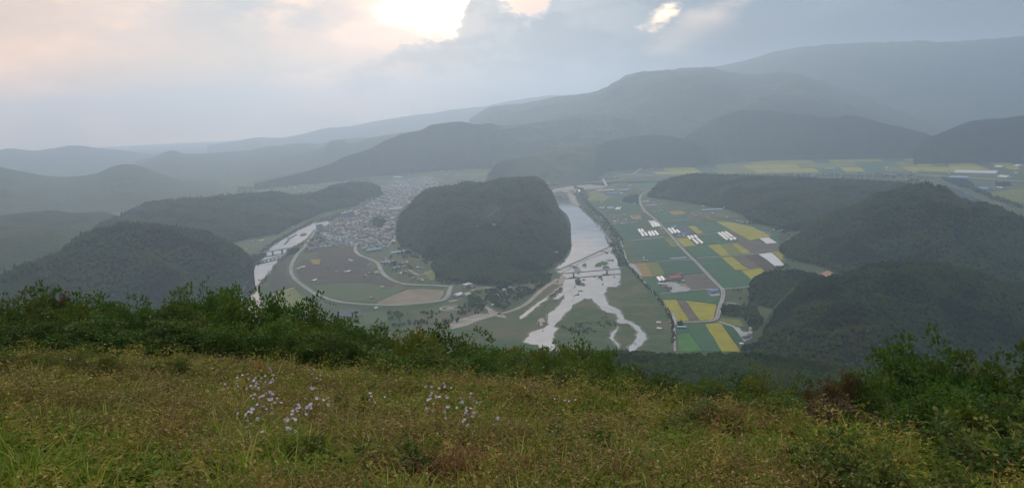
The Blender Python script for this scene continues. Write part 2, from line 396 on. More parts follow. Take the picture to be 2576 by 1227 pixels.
# ---------------------------------------------------------------- the valley hills, each from its crest line
M_hill = pmat('wooded_hill', (.020, .036, .014), (.036, .050, .018), .02, .95, .1, c3=(.045, .050, .018), s3=.004, bump=5, bscale=.10)
M_hillfar = pmat('distant_hill', (.030, .045, .022), (.04, .052, .024), .004, .95, .1, bump=20, bscale=.02)
HILLS = {}
def hill(key, crest, wf=None, front=None, wb=800, res=9, spur=.12, crough=.012, mat_=None, label='', power=1.0, canopy=2.0, name='hill', sp_scale=260, sub_=0):
    ca = [azel(u, v)[0] for u, v, D in crest]; cD = [D for *_, D in crest]; cz = [P(u, v, D)[2] - sub_ for u, v, D in crest]
    o = np.argsort(ca); ca = np.array(ca)[o]; cD = np.array(cD, float)[o]; cz = np.array(cz)[o]
    Dm = cD.mean(); na = int(min(900, max(60, (ca[-1] - ca[0]) * Dm / res)))
    if front is not None:
        fa = []; fD = []
        for u, v in front:
            x, y = G(u, v); fa.append(math.atan2(x, y)); fD.append(math.hypot(x, y))
        oo = np.argsort(fa); fa = np.array(fa)[oo]; fD = np.array(fD)[oo]
    def hfun(az, D):
        Dc = pchip(ca, cD, az); zc = pchip(ca, cz, az)
        W = (np.full_like(Dc, wf) if front is None else np.maximum(40, Dc - np.interp(az, fa, fD)))
        x = np.sin(az) * D; y = np.cos(az) * D
        t = np.where(D <= Dc, (Dc - D) / W, (D - Dc) / wb)
        tw = np.clip(t, 0, 1.25); g = .55 * (.5 + .5 * np.cos(np.pi * np.minimum(tw, 1))) + .45 * (1 - np.minimum(tw, 1)) ** power
        amp = np.sqrt(np.clip(g * (1 - g), 0, 1)) * 2
        rd = 1 - np.abs(fbm(x / sp_scale, y / sp_scale, 4, len(key)))   # ridged spurs and gullies
        h = zc * g + np.maximum(zc, 15) * spur * amp * (rd * 2 - 1.35)
        h = h + np.maximum(zc, 0) * crough * fbm(x / 60, y / 60, 3, 3) * (g > .4)
        return h - 40 * np.clip(t - 1, 0, .25)
    azg = np.linspace(ca[0], ca[-1], na)
    Dmin = (cD - (wf if front is None else 0)).min() if front is None else fD.min()
    wmax = (wf if front is None else (cD.max() - fD.min()))
    tf = np.linspace(1.08, 0, max(24, int(min(420, wmax / res)))); tb = np.linspace(0, 1.05, max(12, int(min(160, wb / res))))[1:]
    Dcg = pchip(ca, cD, azg); Wg = (np.full_like(Dcg, wf) if front is None else np.maximum(40, Dcg - np.interp(azg, fa, fD)))
    DD = np.vstack([Dcg[None] - tf[:, None] * Wg[None], Dcg[None] + tb[:, None] * wb]); AA = np.broadcast_to(azg, DD.shape)
    H = hfun(AA.ravel(), DD.ravel()).reshape(DD.shape); X = np.sin(AA) * DD; Y = np.cos(AA) * DD
    if canopy: H = H + canopy * (vn(X / 9, Y / 9, 2) - .3 + .6 * vn(X / 4.5, Y / 4.5, 4)) * (H > 1)
    F = grid_faces(*DD.shape); keep = (H.ravel()[F] > -1.5).any(1); F = F[keep]
    me = mesh_np(name, np.stack([X, Y, H], -1).reshape(-1, 3), F, mat_ or M_hill, None, True)
    ob = tag(obj(name, me), label, kind='structure')
    HILLS[key] = (hfun, ca, Dcg, Wg, wb)
    return ob
def hill_points(key, spacing, tmax_back=.12, zmin=2.0, extra=None, seed=1):
    hfun, ca, Dcg, Wg, wb = HILLS[key]
    r = np.random.default_rng(seed)
    d0, d1 = (Dcg - Wg).min(), (Dcg + wb * tmax_back).max()
    x0, x1 = math.sin(ca[0]) * (d1 if ca[0] < 0 else d0), math.sin(ca[-1]) * (d1 if ca[-1] > 0 else d0)
    gx, gy = np.meshgrid(np.arange(x0, x1, spacing), np.arange(d0 * .8, d1, spacing))
    gx = gx.ravel() + r.uniform(-.5, .5, gx.size) * spacing; gy = gy.ravel() + r.uniform(-.5, .5, gy.size) * spacing
    az = np.arctan2(gx, gy); D = np.hypot(gx, gy)
    ok = (az > ca[0]) & (az < ca[-1]) & (D > d0 * .95); gx, gy, az, D = gx[ok], gy[ok], az[ok], D[ok]
    k = np.interp(az, np.linspace(ca[0], ca[-1], len(Dcg)), Dcg); ok = (D < k + wb * tmax_back)
    gx, gy, az, D = gx[ok], gy[ok], az[ok], D[ok]
    h = hfun(az, D); ok = h > zmin
    if extra is not None: ok &= extra(gx, gy)
    gx, gy, h = gx[ok], gy[ok], h[ok]
    return np.stack([gx, gy, h - .3], -1)

hill('A', [(-400, 760, 1500), (-60, 735, 1750), (60, 683, 1950), (120, 648, 2080), (200, 600, 2230), (290, 573, 2300), (350, 569, 2330), (440, 580, 2350), (540, 600, 2380), (600, 624, 2400), (620, 643, 2410), (632, 657, 2410), (637, 663, 2400)],
     front=[(-400, 900), (-60, 880), (200, 860), (400, 840), (540, 790), (580, 760), (604, 742), (617, 717), (627, 696), (631, 680), (637, 664)], wb=420, spur=.45, sub_=9, label='rounded wooded hill at lower left beside the narrow bend of the river', power=1.3)
hill('B', [(-500, 600, 2700), (-100, 572, 2900), (0, 572, 2950), (60, 571, 2950), (115, 575, 2950), (180, 590, 2900), (245, 612, 2850), (300, 650, 2800)], wf=650, wb=500, label='wooded hill at the left edge behind the rounded hill')
hill('C', [(-500, 560, 3500), (-40, 548, 3700), (20, 541, 3700), (75, 534, 3700), (130, 530, 3750), (190, 536, 3750), (255, 533, 3750), (300, 545, 3700), (340, 575, 3650)], wf=380, wb=350, label='low dark hill at the left in front of the far valley')
hill('D', [(170, 615, 3000), (215, 590, 3150), (260, 562, 3350), (330, 531, 3600), (390, 507, 3800), (450, 503, 3900), (520, 498, 3950), (575, 492, 4050), (640, 487, 4100), (690, 483, 4200), (750, 492, 4200), (800, 484, 4250), (840, 467, 4400), (880, 460, 4450), (930, 462, 4500), (952, 470, 4550), (963, 488, 4600)],
     front=[(170, 640), (300, 640), (450, 635), (540, 625), (620, 603), (700, 590), (760, 560), (820, 535), (880, 522), (930, 508), (963, 492)], wb=300, spur=.2, sub_=10, label='long wooded ridge between the far valley and the town river')
hill('E', [(-500, 405, 6400), (-60, 405, 6400), (0, 420, 6400), (60, 432, 6500), (120, 442, 6500), (180, 445, 6500), (240, 437, 6500), (280, 420, 6500), (315, 413, 6500), (350, 417, 6500), (400, 435, 6500), (450, 450, 6600), (500, 455, 6700), (560, 452, 7000), (620, 443, 7400), (700, 430, 8000), (780, 420, 8400)], wf=1700, wb=900, res=25, mat_=M_hillfar, canopy=0, sp_scale=600, label='hazy blue hill with one round top beyond the left valley')
hill('F', [(-500, 385, 13000), (-40, 392, 13000), (20, 374, 13000), (90, 379, 13000), (130, 374, 13000), (185, 366, 13000), (250, 373, 13000), (305, 378, 13000), (360, 386, 13000), (420, 392, 13000), (500, 400, 13000)], wf=2500, wb=1500, res=50, mat_=M_hillfar, canopy=0, crough=.03, sp_scale=900, label='farthest pale ridge on the left skyline')
hill('G', [(340, 405, 9800), (390, 393, 9800), (415, 382, 9800), (432, 378, 9800), (470, 387, 9800), (520, 386, 9800), (560, 383, 9800), (620, 379, 9900), (650, 373, 10000), (700, 366, 10000), (760, 360, 10200), (800, 362, 10200), (850, 352, 10200), (930, 345, 10500), (1000, 335, 10500), (1100, 325, 10500)], wf=2300, wb=1200, res=40, mat_=M_hillfar, canopy=0, crough=.03, sp_scale=800, label='hazy ridge with a pointed knob right of the left skyline')
hill('G2', [(560, 425, 8500), (640, 405, 8500), (700, 395, 8500), (760, 385, 8500), (810, 372, 8500), (835, 354, 8500), (862, 350, 8500), (880, 362, 8500), (920, 350, 8500), (980, 340, 8500), (1060, 330, 8500), (1150, 330, 8500)], wf=1600, wb=1200, res=40, mat_=M_hillfar, canopy=0, crough=.02, sp_scale=700, label='hazy ridge with a small double knob left of the middle mountain')
hill('H8', [(520, 365, 15500), (580, 357, 15500), (650, 346, 15500), (700, 347, 15500), (760, 338, 15500), (820, 323, 15500), (880, 318, 15500), (950, 304, 15500), (1050, 289, 15500), (1100, 283, 15500), (1130, 277, 15500), (1200, 270, 15500), (1290, 254, 15500), (1400, 240, 15500), (1500, 240, 15500)], wf=2500, wb=1500, res=60, mat_=M_hillfar, canopy=0, crough=.03, sp_scale=1200, label='faint farthest ridge climbing toward the big mountain')
hill('H9', [(640, 462, 5700), (700, 448, 5800), (760, 434, 5900), (830, 412, 6100), (872, 393, 6200), (930, 375, 6300), (975, 352, 6400), (1010, 338, 6500), (1060, 326, 6600), (1090, 313, 6600), (1125, 309, 6600), (1160, 306, 6600), (1200, 313, 6600), (1225, 311, 6600), (1262, 316, 6700), (1300, 315, 6800), (1380, 303, 7000), (1460, 290, 7200), (1560, 285, 7400), (1640, 282, 7500), (1700, 300, 7500), (1800, 340, 7500)],
     front=[(640, 468), (760, 460), (900, 447), (1000, 436), (1100, 428), (1235, 424), (1300, 435), (1800, 420)], wb=1200, res=20, spur=.22, canopy=0, sp_scale=520, mat_=M_hillfar, label='broad mountain rising behind the town in the middle')
hill('H10', [(1225, 446, 5050), (1236, 430, 5100), (1250, 412, 5200), (1275, 401, 5300), (1330, 391, 5400), (1400, 377, 5600), (1470, 364, 5700), (1560, 350, 5900), (1640, 340, 6000), (1700, 345, 6000), (1780, 370, 6000)],
     front=[(1225, 452), (1300, 462), (1365, 470), (1450, 462), (1500, 452), (1530, 430), (1590, 420), (1660, 412), (1780, 405)], wb=900, res=12, spur=.25, canopy=1.5, sp_scale=380, label='dark mountain spur above the far bend of the big river')
hill('H11', [(1180, 300, 9500), (1240, 268, 9500), (1300, 262, 9400), (1360, 252, 9300), (1400, 245, 9200), (1440, 240, 9100), (1480, 234, 9000), (1520, 222, 8900), (1545, 207, 8800), (1580, 189, 8800), (1620, 180, 8700), (1680, 176, 8700), (1740, 171, 8700), (1790, 170, 8700), (1810, 177, 8700), (1850, 184, 8800), (1900, 188, 8900), (1960, 183, 9000), (2020, 192, 9000), (2060, 205, 9000), (2110, 222, 9000), (2180, 245, 9000), (2280, 282, 9000), (2380, 320, 9000), (2460, 352, 9000)], wf=2600, wb=1500, res=32, spur=.16, canopy=0, sp_scale=800, mat_=M_hillfar, label='highest flat-topped mountain on the right of the middle skyline')
hill('H12', [(1720, 180, 11500), (1800, 168, 11500), (1850, 158, 11500), (1900, 145, 11500), (1950, 130, 11500), (2020, 118, 11500), (2100, 112, 11500), (2200, 108, 11500), (2300, 104, 11500), (2400, 106, 11500), (2500, 98, 11500), (2576, 92, 11500), (3000, 80, 11500)], wf=2300, wb=1200, res=70, spur=.12, canopy=0, sp_scale=1500, mat_=M_hillfar, label='faint high mountain filling the hazy right skyline')
hill('H13', [(1600, 402, 6300), (1650, 385, 6350), (1700, 360, 6400), (1760, 322, 6500), (1800, 300, 6600), (1840, 284, 6600), (1880, 277, 6600), (1930, 277, 6600), (1980, 284, 6600), (2040, 290, 6600), (2090, 296, 6600), (2130, 291, 6600), (2180, 299, 6600), (2230, 312, 6550), (2290, 325, 6500), (2340, 340, 6450), (2380, 372, 6400)],
     front=[(1600, 412), (1700, 410), (1850, 405), (2000, 401), (2200, 396), (2380, 392)], wb=1000, res=16, spur=.2, canopy=1.5, sp_scale=420, label='wide blue-green mountain standing over the far yellow plain')
hill('H13b', [(1560, 345, 7600), (1700, 320, 7600), (1800, 272, 7700), (1860, 245, 7800), (1930, 228, 7800), (1990, 240, 7800), (2060, 245, 7800), (2130, 262, 7800), (2200, 290, 7700), (2290, 322, 7600)], wf=1200, wb=900, res=22, spur=.2, canopy=0, sp_scale=500, mat_=M_hillfar, label='hazy shoulder behind the wide blue-green mountain')
hill('H14', [(2300, 375, 5900), (2335, 348, 5950), (2365, 335, 6000), (2400, 322, 6000), (2440, 306, 6000), (2490, 299, 6000), (2530, 297, 6000), (2576, 290, 6000), (2800, 275, 6000), (3000, 300, 6000)],
     front=[(2300, 394), (2400, 397), (2500, 400), (2576, 404), (3000, 410)], wb=900, res=16, spur=.2, canopy=1.5, sp_scale=400, label='dark hill at the right edge beyond the yellow plain')
hill('K', [(998, 592, 2950), (1001, 565, 3050), (1010, 541, 3150), (1030, 515, 3250), (1050, 498, 3330), (1080, 477, 3400), (1100, 469, 3420), (1140, 464, 3420), (1200, 464, 3400), (1240, 455, 3420), (1275, 448, 3450), (1320, 447, 3450), (1350, 453, 3450), (1370, 464, 3420), (1385, 482, 3380), (1396, 505, 3280), (1410, 535, 3100), (1424, 562, 2950), (1433, 590, 2750), (1437, 612, 2620)],
     front=[(998, 610), (1012, 620), (1036, 630), (1062, 645), (1084, 672), (1098, 698), (1135, 712), (1200, 720), (1280, 722), (1330, 712), (1365, 705), (1385, 692), (1402, 675), (1417, 657), (1430, 638), (1437, 622)], wb=500, res=7, spur=.42, sub_=10, canopy=1.5, sp_scale=210, power=1.5, label='big wooded hill in the middle inside the loop of the river')
hill('R1', [(1630, 492, 3950), (1642, 478, 3980), (1660, 461, 4020), (1700, 446, 4050), (1750, 438, 4050), (1800, 442, 4050), (1870, 444, 4000), (1950, 446, 3950), (2020, 450, 3900), (2100, 452, 3900), (2200, 457, 3850), (2270, 463, 3800), (2320, 472, 3700), (2360, 492, 3550), (2400, 520, 3350)],
     front=[(1630, 496), (1680, 503), (1740, 513), (1800, 524), (1850, 540), (1900, 565), (1950, 588), (2000, 605), (2200, 600), (2400, 560)], wb=350, res=9, spur=.35, canopy=1.5, sp_scale=260, sub_=9, label='wooded ridge at the right behind the farm fields', power=1.3)
hill('R2', [(1960, 625, 2450), (2000, 597, 2480), (2050, 562, 2520), (2090, 545, 2550), (2130, 534, 2570), (2170, 515, 2600), (2220, 500, 2620), (2260, 487, 2640), (2320, 478, 2650), (2370, 482, 2650), (2400, 492, 2640), (2440, 512, 2600), (2500, 532, 2520), (2576, 556, 2450), (2800, 620, 2300)],
     front=[(1960, 650), (2050, 668), (2110, 690), (2200, 720), (2400, 760), (2800, 800)], wb=420, res=8, spur=.55, canopy=1.5, sp_scale=230, sub_=9, label='pointed wooded hill at the right in front of the small pond', power=1.2)
hill('R3', [(1885, 728, 1840), (1892, 712, 1860), (1905, 697, 1880), (1940, 686, 1900), (1990, 682, 1900), (2040, 688, 1880), (2080, 702, 1840), (2100, 722, 1800)],
     front=[(1885, 738), (1900, 765), (1950, 780), (2020, 780), (2100, 740)], wb=110, res=6, spur=.1, canopy=1.2, sub_=6, label='small round wooded knoll beside the end of the farm fields')
hill('R4', [(1893, 884, 1290), (1915, 858, 1340), (1932, 826, 1390), (1950, 795, 1430), (1980, 762, 1470), (2020, 733, 1500), (2080, 713, 1520), (2120, 700, 1540), (2180, 691, 1550), (2230, 686, 1560), (2300, 684, 1570), (2350, 690, 1580), (2420, 700, 1590), (2500, 718, 1600), (2576, 736, 1600), (2900, 800, 1600)], wf=650, wb=260, res=6, spur=.7, canopy=1.0, sp_scale=190, power=1.1, sub_=6, label='wooded spur of the near mountain at lower right')
# ---------------------------------------------------------------- valley floor: ground, water, sand, fields, roads
def c2(x, y): return 597.5 + x * .3588, 377.3 + y * .3588
def c3(x, y): return 974.8 + x * .3588, 377.3 + y * .3588
def c4(x, y): return 1352 + x * .2051, 377.3 + y * .2051
def c5(x, y): return 1352 + x * .2410, 597.5 + y * .2410
def c6(x, y): return 1572.3 + x * .3588, 471.7 + y * .3588
def cF(x, y): return 1635.1 + x * .2564, 566 + y * .2564
def cR(x, y): return 2012.5 + x * .3076, 251.6 + y * .3076
def cA(x, y): return 786.1 + x * .1025, 471.7 + y * .1025
def cM(x, y): return 628.9 + x * .3174, 345.9 + y * .3174
def c1(x, y): return x * .3588, 314.5 + y * .3588
def c0(x, y): return x, y
def gp(cf, pts, z=0): return [G(*cf(*p), z) for p in pts]
M_ground = pmat('valley_ground', (.034, .062, .022), (.055, .072, .030), .008, .95, .1, c3=(.085, .082, .045), s3=.004)
azs2 = np.radians(np.linspace(-70, 70, 90)); Ds2 = np.geomspace(700, 24000, 90)
A, D_ = np.meshgrid(azs2, Ds2)
tag(obj('ground', mesh_np('ground', np.stack([np.sin(A) * D_, np.cos(A) * D_, 0 * A], -1).reshape(-1, 3), grid_faces(*A.shape)[:, ::-1], M_ground)), 'flat valley floor of farmland and scrub', kind='structure')

def rough_poly(pts, step=14, amp=5, seed=0):
    r = random.Random(seed); out = []
    for i, p in enumerate(pts):
        q = pts[(i + 1) % len(pts)]; L = math.dist(p, q); n = max(1, int(L / step))
        for k in range(n):
            t = k / n; nx, ny = (q[1] - p[1]) / (L + 1e-6), -(q[0] - p[0]) / (L + 1e-6)
            a = r.gauss(0, 1) * amp * (0 if k == 0 and n > 1 and amp < 1 else 1) * .5
            out.append((p[0] + (q[0] - p[0]) * t + nx * a, p[1] + (q[1] - p[1]) * t + ny * a))
    return out
def smooth_line(pts, it=2):
    for _ in range(it):
        o = [pts[0]]
        for a, b in zip(pts, pts[1:]): o += [(a[0] * .75 + b[0] * .25, a[1] * .75 + b[1] * .25), (a[0] * .25 + b[0] * .75, a[1] * .25 + b[1] * .75)]
        pts = o + [pts[-1]]
    return pts
def sheet(name, polys, z, mat_, label, kind='structure', thick=0.0, cat=None, group=None):
    mb = MB()
    for p in polys: mb.prism(p, -.5, z)
    o = mb.build(name, mat_); return tag(o, label, cat, group, kind)
def ribbon(pts, w, z):
    P_ = [np.array(p) for p in pts]; L = []; Rr = []
    for i, p in enumerate(P_):
        d = P_[min(i + 1, len(P_) - 1)] - P_[max(i - 1, 0)]; d = d / (np.linalg.norm(d) + 1e-9); n = np.array([-d[1], d[0]]); ww = w[i] if isinstance(w, (list, tuple)) else w
        L.append(p + n * ww / 2); Rr.append(p - n * ww / 2)
    return L, Rr
def strip(name, lines, z, mat_, label, side=0.0, smooth=2, kind='structure'):
    """road ribbons; side = width of the sloping earth bank on both sides"""
    mb = MB()
    for pts, w in lines:
        pts = smooth_line(pts, smooth); L, Rr = ribbon(pts, w, z); n = len(L)
        if side:
            L2, R2 = ribbon(pts, w + 2 * side, z)
            v = [(*p, -.5) for p in L2] + [(*p, z) for p in L] + [(*p, z) for p in Rr] + [(*p, -.5) for p in R2]
            f = []; mi = []
            for i in range(n - 1):
                for k, m_ in ((0, 1), (1, 0), (2, 1)): f.append([k * n + i, (k + 1) * n + i, (k + 1) * n + i + 1, k * n + i + 1]); mi.append(m_)
            b = len(mb.v); mb.v += v; mb.f += [[i + b for i in q] for q in f]; mb.m += mi
        else:
            v = [(*p, z) for p in L] + [(*p, z) for p in Rr] + [(*p, -.5) for p in L] + [(*p, -.5) for p in Rr]
            f = [[i, n + i, n + i + 1, i + 1] for i in range(n - 1)] + [[i, i + 1, 2 * n + i + 1, 2 * n + i] for i in range(n - 1)] + [[n + i, 3 * n + i, 3 * n + i + 1, n + i + 1] for i in range(n - 1)]
            mb.add(v, f)
    return tag(mb.build(name, mat_), label, kind=kind)

# water
M_water = bpy.data.materials.new('river_water'); M_water.use_nodes = True; nt = M_water.node_tree; nt.nodes.clear()
o_ = nd(nt, 'ShaderNodeOutputMaterial'); gl = nd(nt, 'ShaderNodeBsdfGlossy'); gl.inputs[1].default_value = .04; gl.inputs[0].default_value = (.60, .60, .60, 1)
df = nd(nt, 'ShaderNodeBsdfDiffuse'); df.inputs[0].default_value = (.06, .065, .05, 1); ms = nd(nt, 'ShaderNodeMixShader')
tc = nd(nt, 'ShaderNodeTexCoord'); ms.inputs[0].default_value = .86
bn = nd(nt, 'ShaderNodeBump'); bn.inputs['Distance'].default_value = .05; bn.inputs['Strength'].default_value = .5
nt.links.new(noise(nt, tc.outputs['Object'], .12, 4, .6), bn.inputs['Height']); nt.links.new(bn.outputs[0], gl.inputs['Normal'])
fct = sstep(nt, noise(nt, tc.outputs['Object'], .012, 5, .65), .35, .75)
nt.links.new(math_(nt, 'MULTIPLY_ADD', fct, -.16, .90), ms.inputs[0])
nt.links.new(df.outputs[0], ms.inputs[1]); nt.links.new(gl.outputs[0], ms.inputs[2]); nt.links.new(ms.outputs[0], o_.inputs[0])

leftriver = gp(c2, [(150, 1010), (135, 980), (140, 945), (170, 905), (220, 870), (245, 830), (265, 800), (300, 760), (350, 700), (400, 672), (450, 640), (520, 602), (560, 575), (600, 545), (640, 520), (690, 475), (725, 460), (765, 436), (800, 415), (780, 412),
                    (740, 440), (700, 450), (660, 465), (640, 480), (600, 476), (560, 490), (510, 530), (440, 560), (400, 580), (340, 605), (300, 635), (245, 660), (225, 690), (195, 710), (180, 740), (150, 775), (105, 800), (88, 870), (95, 900), (60, 940), (38, 990), (30, 1100), (60, 1200), (160, 1200)])
bigriver = gp(c4, [(150, 488), (190, 560), (215, 640), (290, 750), (325, 870), (372, 950), (385, 1070), (425, 1160)]) + gp(c0, [(1434, 640), (1405, 668)]) + gp(c5, [(187, 352)]) \
    + gp(c5, [(235, 375), (255, 388), (285, 410), (283, 440), (272, 480), (268, 540), (250, 575), (205, 592), (195, 615), (160, 640), (215, 640), (245, 612), (292, 590), (280, 625), (240, 690), (200, 735), (120, 800), (120, 825), (108, 860), (106, 905), (70, 945), (0, 965), (-60, 985), (-150, 1090), (0, 1120), (100, 1180), (200, 1180), (155, 1080), (165, 1020), (195, 975), (225, 940), (175, 933), (185, 910), (240, 850), (285, 790), (350, 750), (380, 690), (430, 670), (480, 640), (530, 638), (565, 643), (620, 690), (660, 735), (685, 772), (740, 785), (800, 790), (825, 810), (845, 893), (880, 900), (930, 895), (1000, 930), (1035, 960), (1050, 1000), (1025, 1060), (990, 1120), (940, 1187), (880, 1260), (960, 1290), (1010, 1195), (1040, 1175), (1075, 1120), (1126, 1070), (1110, 990), (1060, 930), (1000, 898), (930, 870), (895, 830), (870, 790), (840, 755), (790, 722), (745, 700), (722, 665), (715, 630), (692, 598), (705, 560), (722, 515), (780, 517), (840, 515), (850, 490), (873, 480), (848, 470), (872, 430), (862, 400), (868, 340), (855, 300), (858, 240), (850, 180), (822, 110), (800, 85)]) \
    + gp(c4, [(915, 1150), (900, 1120), (850, 1050), (815, 1000), (780, 960), (740, 910), (700, 880), (650, 830), (590, 790), (540, 740), (500, 705), (450, 680), (415, 650), (380, 605), (310, 600), (300, 556), (210, 562)])
sheet('river', WATER := [rough_poly(leftriver, 22, 4, 3), rough_poly(bigriver, 12, 3.2, 4),
                rough_poly(gp(c5, [(265, 495), (225, 520), (180, 545), (165, 575), (120, 605), (70, 640), (0, 680), (-40, 715), (-110, 770), (-190, 830), (-170, 850), (-90, 790), (0, 712), (60, 665), (90, 645), (130, 605), (175, 580), (190, 550), (240, 525), (270, 500)]), 12, 2, 5),
                rough_poly(gp(c5, [(840, 923), (825, 950), (790, 980), (765, 1015), (752, 1045), (765, 1065), (790, 1072), (820, 1105), (850, 1155), (860, 1140), (825, 1092), (795, 1060), (800, 1010), (835, 960), (846, 930)]), 10, 1.5, 6),
                rough_poly(gp(c4, [(150, 470), (230, 455), (420, 420), (640, 398), (860, 392), (1100, 385), (1300, 380), (1600, 378), (1610, 390), (1500, 400), (1240, 405), (1000, 405), (860, 430), (700, 450), (560, 465), (400, 480), (260, 500), (160, 510)]), 25, 4, 7),
                rough_poly(gp(cR, [(1100, 700), (1170, 705), (1210, 702), (1260, 722), (1310, 735), (1360, 765), (1450, 800), (1530, 832), (1480, 832), (1505, 858), (1460, 845), (1400, 824), (1350, 822), (1343, 842), (1325, 838), (1290, 790), (1230, 745), (1160, 720)]), 16, 3, 8),
                rough_poly(gp(cR, [(1740, 945), (1840, 940), (2000, 1000), (2000, 1080), (1832, 990)]), 20, 3, 9)],
      .35, M_water, 'shallow river curving through the valley')
def grow(p, m, seed):
    r = random.Random(seed); n = len(p); area_ = sum(p[i][0] * p[(i + 1) % n][1] - p[(i + 1) % n][0] * p[i][1] for i in range(n)); sg = 1 if area_ > 0 else -1; out = []
    for i in range(n):
        a, b = p[i - 1], p[(i + 1) % n]; L = math.dist(a, b) + 1e-6; q = m * r.uniform(.2, 1.5) * sg; out.append((p[i][0] + (b[1] - a[1]) / L * q, p[i][1] - (b[0] - a[0]) / L * q))
    return out
sheet('river_margin', [grow(p, 4.5, i) for i, p in enumerate(WATER)], .325, pmat('wet_gravel', (.13, .125, .10), (.055, .065, .035), .05, .8, .3), 'wet gravel and mud along the water line')
M_shoal = pmat('rocky_shoal', (.05, .055, .04), (.09, .085, .065), .05, .9, .1, bump=.5)
def islands(cf, specs, seed0):
    out = []
    for i, (x, y, rx, ry, tilt) in enumerate(specs):
        r = random.Random(seed0 + i); n = 14; pts = []
        for k in range(n):
            a = 6.283 * k / n; q = r.uniform(.7, 1.2); px, py = math.cos(a) * rx * q, math.sin(a) * ry * q
            pts.append((x + px * math.cos(tilt) - py * math.sin(tilt), y + px * math.sin(tilt) + py * math.cos(tilt)))
        out.append(gp(cf, pts))
    return out
M_bank = pmat('riverside_scrub', (.030, .062, .022), (.056, .074, .030), .03, .95, .1, c3=(.085, .082, .045), s3=.011, bump=1.5, bscale=.15)
sheet('river_islands', islands(c5, [(490, 287, 26, 14, -.2), (502, 307, 10, 5, 0), (745, 240, 22, 8, 0), (783, 238, 18, 11, 0), (640, 285, 42, 22, -.35), (700, 270, 40, 22, .1), (715, 315, 42, 22, .1), (598, 408, 10, 9, 0), (655, 415, 26, 16, .4), (672, 438, 14, 8, .3),
        (425, 450, 32, 26, .2), (460, 488, 46, 18, .1), (485, 443, 16, 8, 0), (415, 472, 25, 25, 0), (448, 558, 24, 5, 0), (412, 600, 26, 5, -.1), (428, 590, 6, 14, 0), (391, 515, 6, 12, 0), (370, 533, 5, 6, 0), (383, 620, 5, 4, 0), (372, 655, 5, 3, 0), (805, 412, 10, 6, 0), (682, 490, 9, 9, 0), (343, 558, 5, 4, 0), (360, 595, 4, 3, 0), (788, 145, 28, 12, -.7), (1020, 1108, 6, 8, 0), (57, 975, 7, 5, 0), (810, 483, 6, 3, 0), (700, 772, 16, 6, .2), (632, 430, 5, 5, 0), (565, 641, 9, 5, 0), (496, 636, 7, 5, 0)], 10)
      + islands(c2, [(463, 594, 27, 9, -.35), (380, 612, 32, 5, -.45), (350, 640, 30, 5, -.85), (407, 597, 12, 4, 0), (103, 955, 6, 7, 0), (153, 912, 8, 4, 0), (330, 658, 8, 3, -.5)], 80) + islands(c4, [(345, 585, 42, 24, 0)], 95),
      .9, M_bank, 'low green and rocky islets in the river')
M_sand = pmat('sand_bar', (.27, .24, .20), (.20, .18, .15), .03, .95, .1)
M_rock = pmat('rock_shelf', (.12, .12, .12), (.17, .16, .15), .05, .9, .2)
sheet('sand_bar', [rough_poly(p, 14, 3, i) for i, p in enumerate([gp(c4, [(360, 540), (440, 525), (480, 580), (530, 670), (500, 700), (440, 660), (385, 620), (430, 640), (380, 575)]), gp(c4, [(230, 470), (420, 440), (640, 425), (860, 445), (800, 465), (620, 480), (520, 500), (440, 530), (330, 520), (300, 500), (170, 530), (160, 500)]),
        gp(c5, [(0, 850), (50, 838), (85, 870), (60, 905), (35, 925), (5, 900)]), gp(c5, [(130, 490), (165, 460), (215, 470), (200, 488)]), gp(c5, [(215, 470), (235, 400), (262, 395), (285, 440), (250, 495), (215, 498)]), gp(c5, [(80, 380), (120, 368), (122, 388), (95, 395)]),
        gp(c3, [(430, 1215), (520, 1180), (640, 1150), (720, 1150), (690, 1110), (640, 1085), (660, 1078), (740, 1130), (800, 1150), (830, 1180), (760, 1165), (650, 1190), (560, 1230), (440, 1260)])])], .6, M_sand, 'pale sand and gravel bars by the river')
sheet('rock_shelf', [rough_poly(gp(c5, [(400, 310), (435, 320), (460, 352), (440, 372), (425, 385), (400, 360), (380, 335)]), 8, 2, 3)], 1.2, M_rock, 'grey rock shelf below the weir')

# banks and meadows of the floodplain
sheet('riverbank', [rough_poly(p, 30, 6, i) for i, p in enumerate([
    gp(c5, [(855, 205), (890, 310), (980, 330), (1040, 440), (1140, 520), (1240, 600), (1330, 780), (1390, 900), (1420, 1090), (1420, 1300), (1000, 1320), (1080, 1130), (1130, 1070), (1110, 980), (1060, 925), (940, 865), (880, 795), (800, 720), (730, 670), (700, 600), (725, 520), (850, 518), (880, 470), (860, 420), (870, 330)]),
    gp(c5, [(185, 915), (290, 795), (370, 740), (390, 695), (490, 645), (560, 648), (610, 690), (680, 780), (800, 795), (830, 850), (835, 900), (780, 975), (745, 1045), (770, 1075), (840, 1160), (880, 1160), (820, 1080), (805, 1010), (850, 930), (930, 900), (1000, 935), (1045, 1000), (1020, 1060), (980, 1120), (930, 1190), (860, 1290), (200, 1300), (160, 1080), (170, 1020), (230, 940)])])],
    .3, M_bank, 'green floodplain of reeds and scrub between the river channels')
M_lawn = pmat('levee_grass', (.055, .085, .038), (.07, .085, .045), .02, .95, .1)
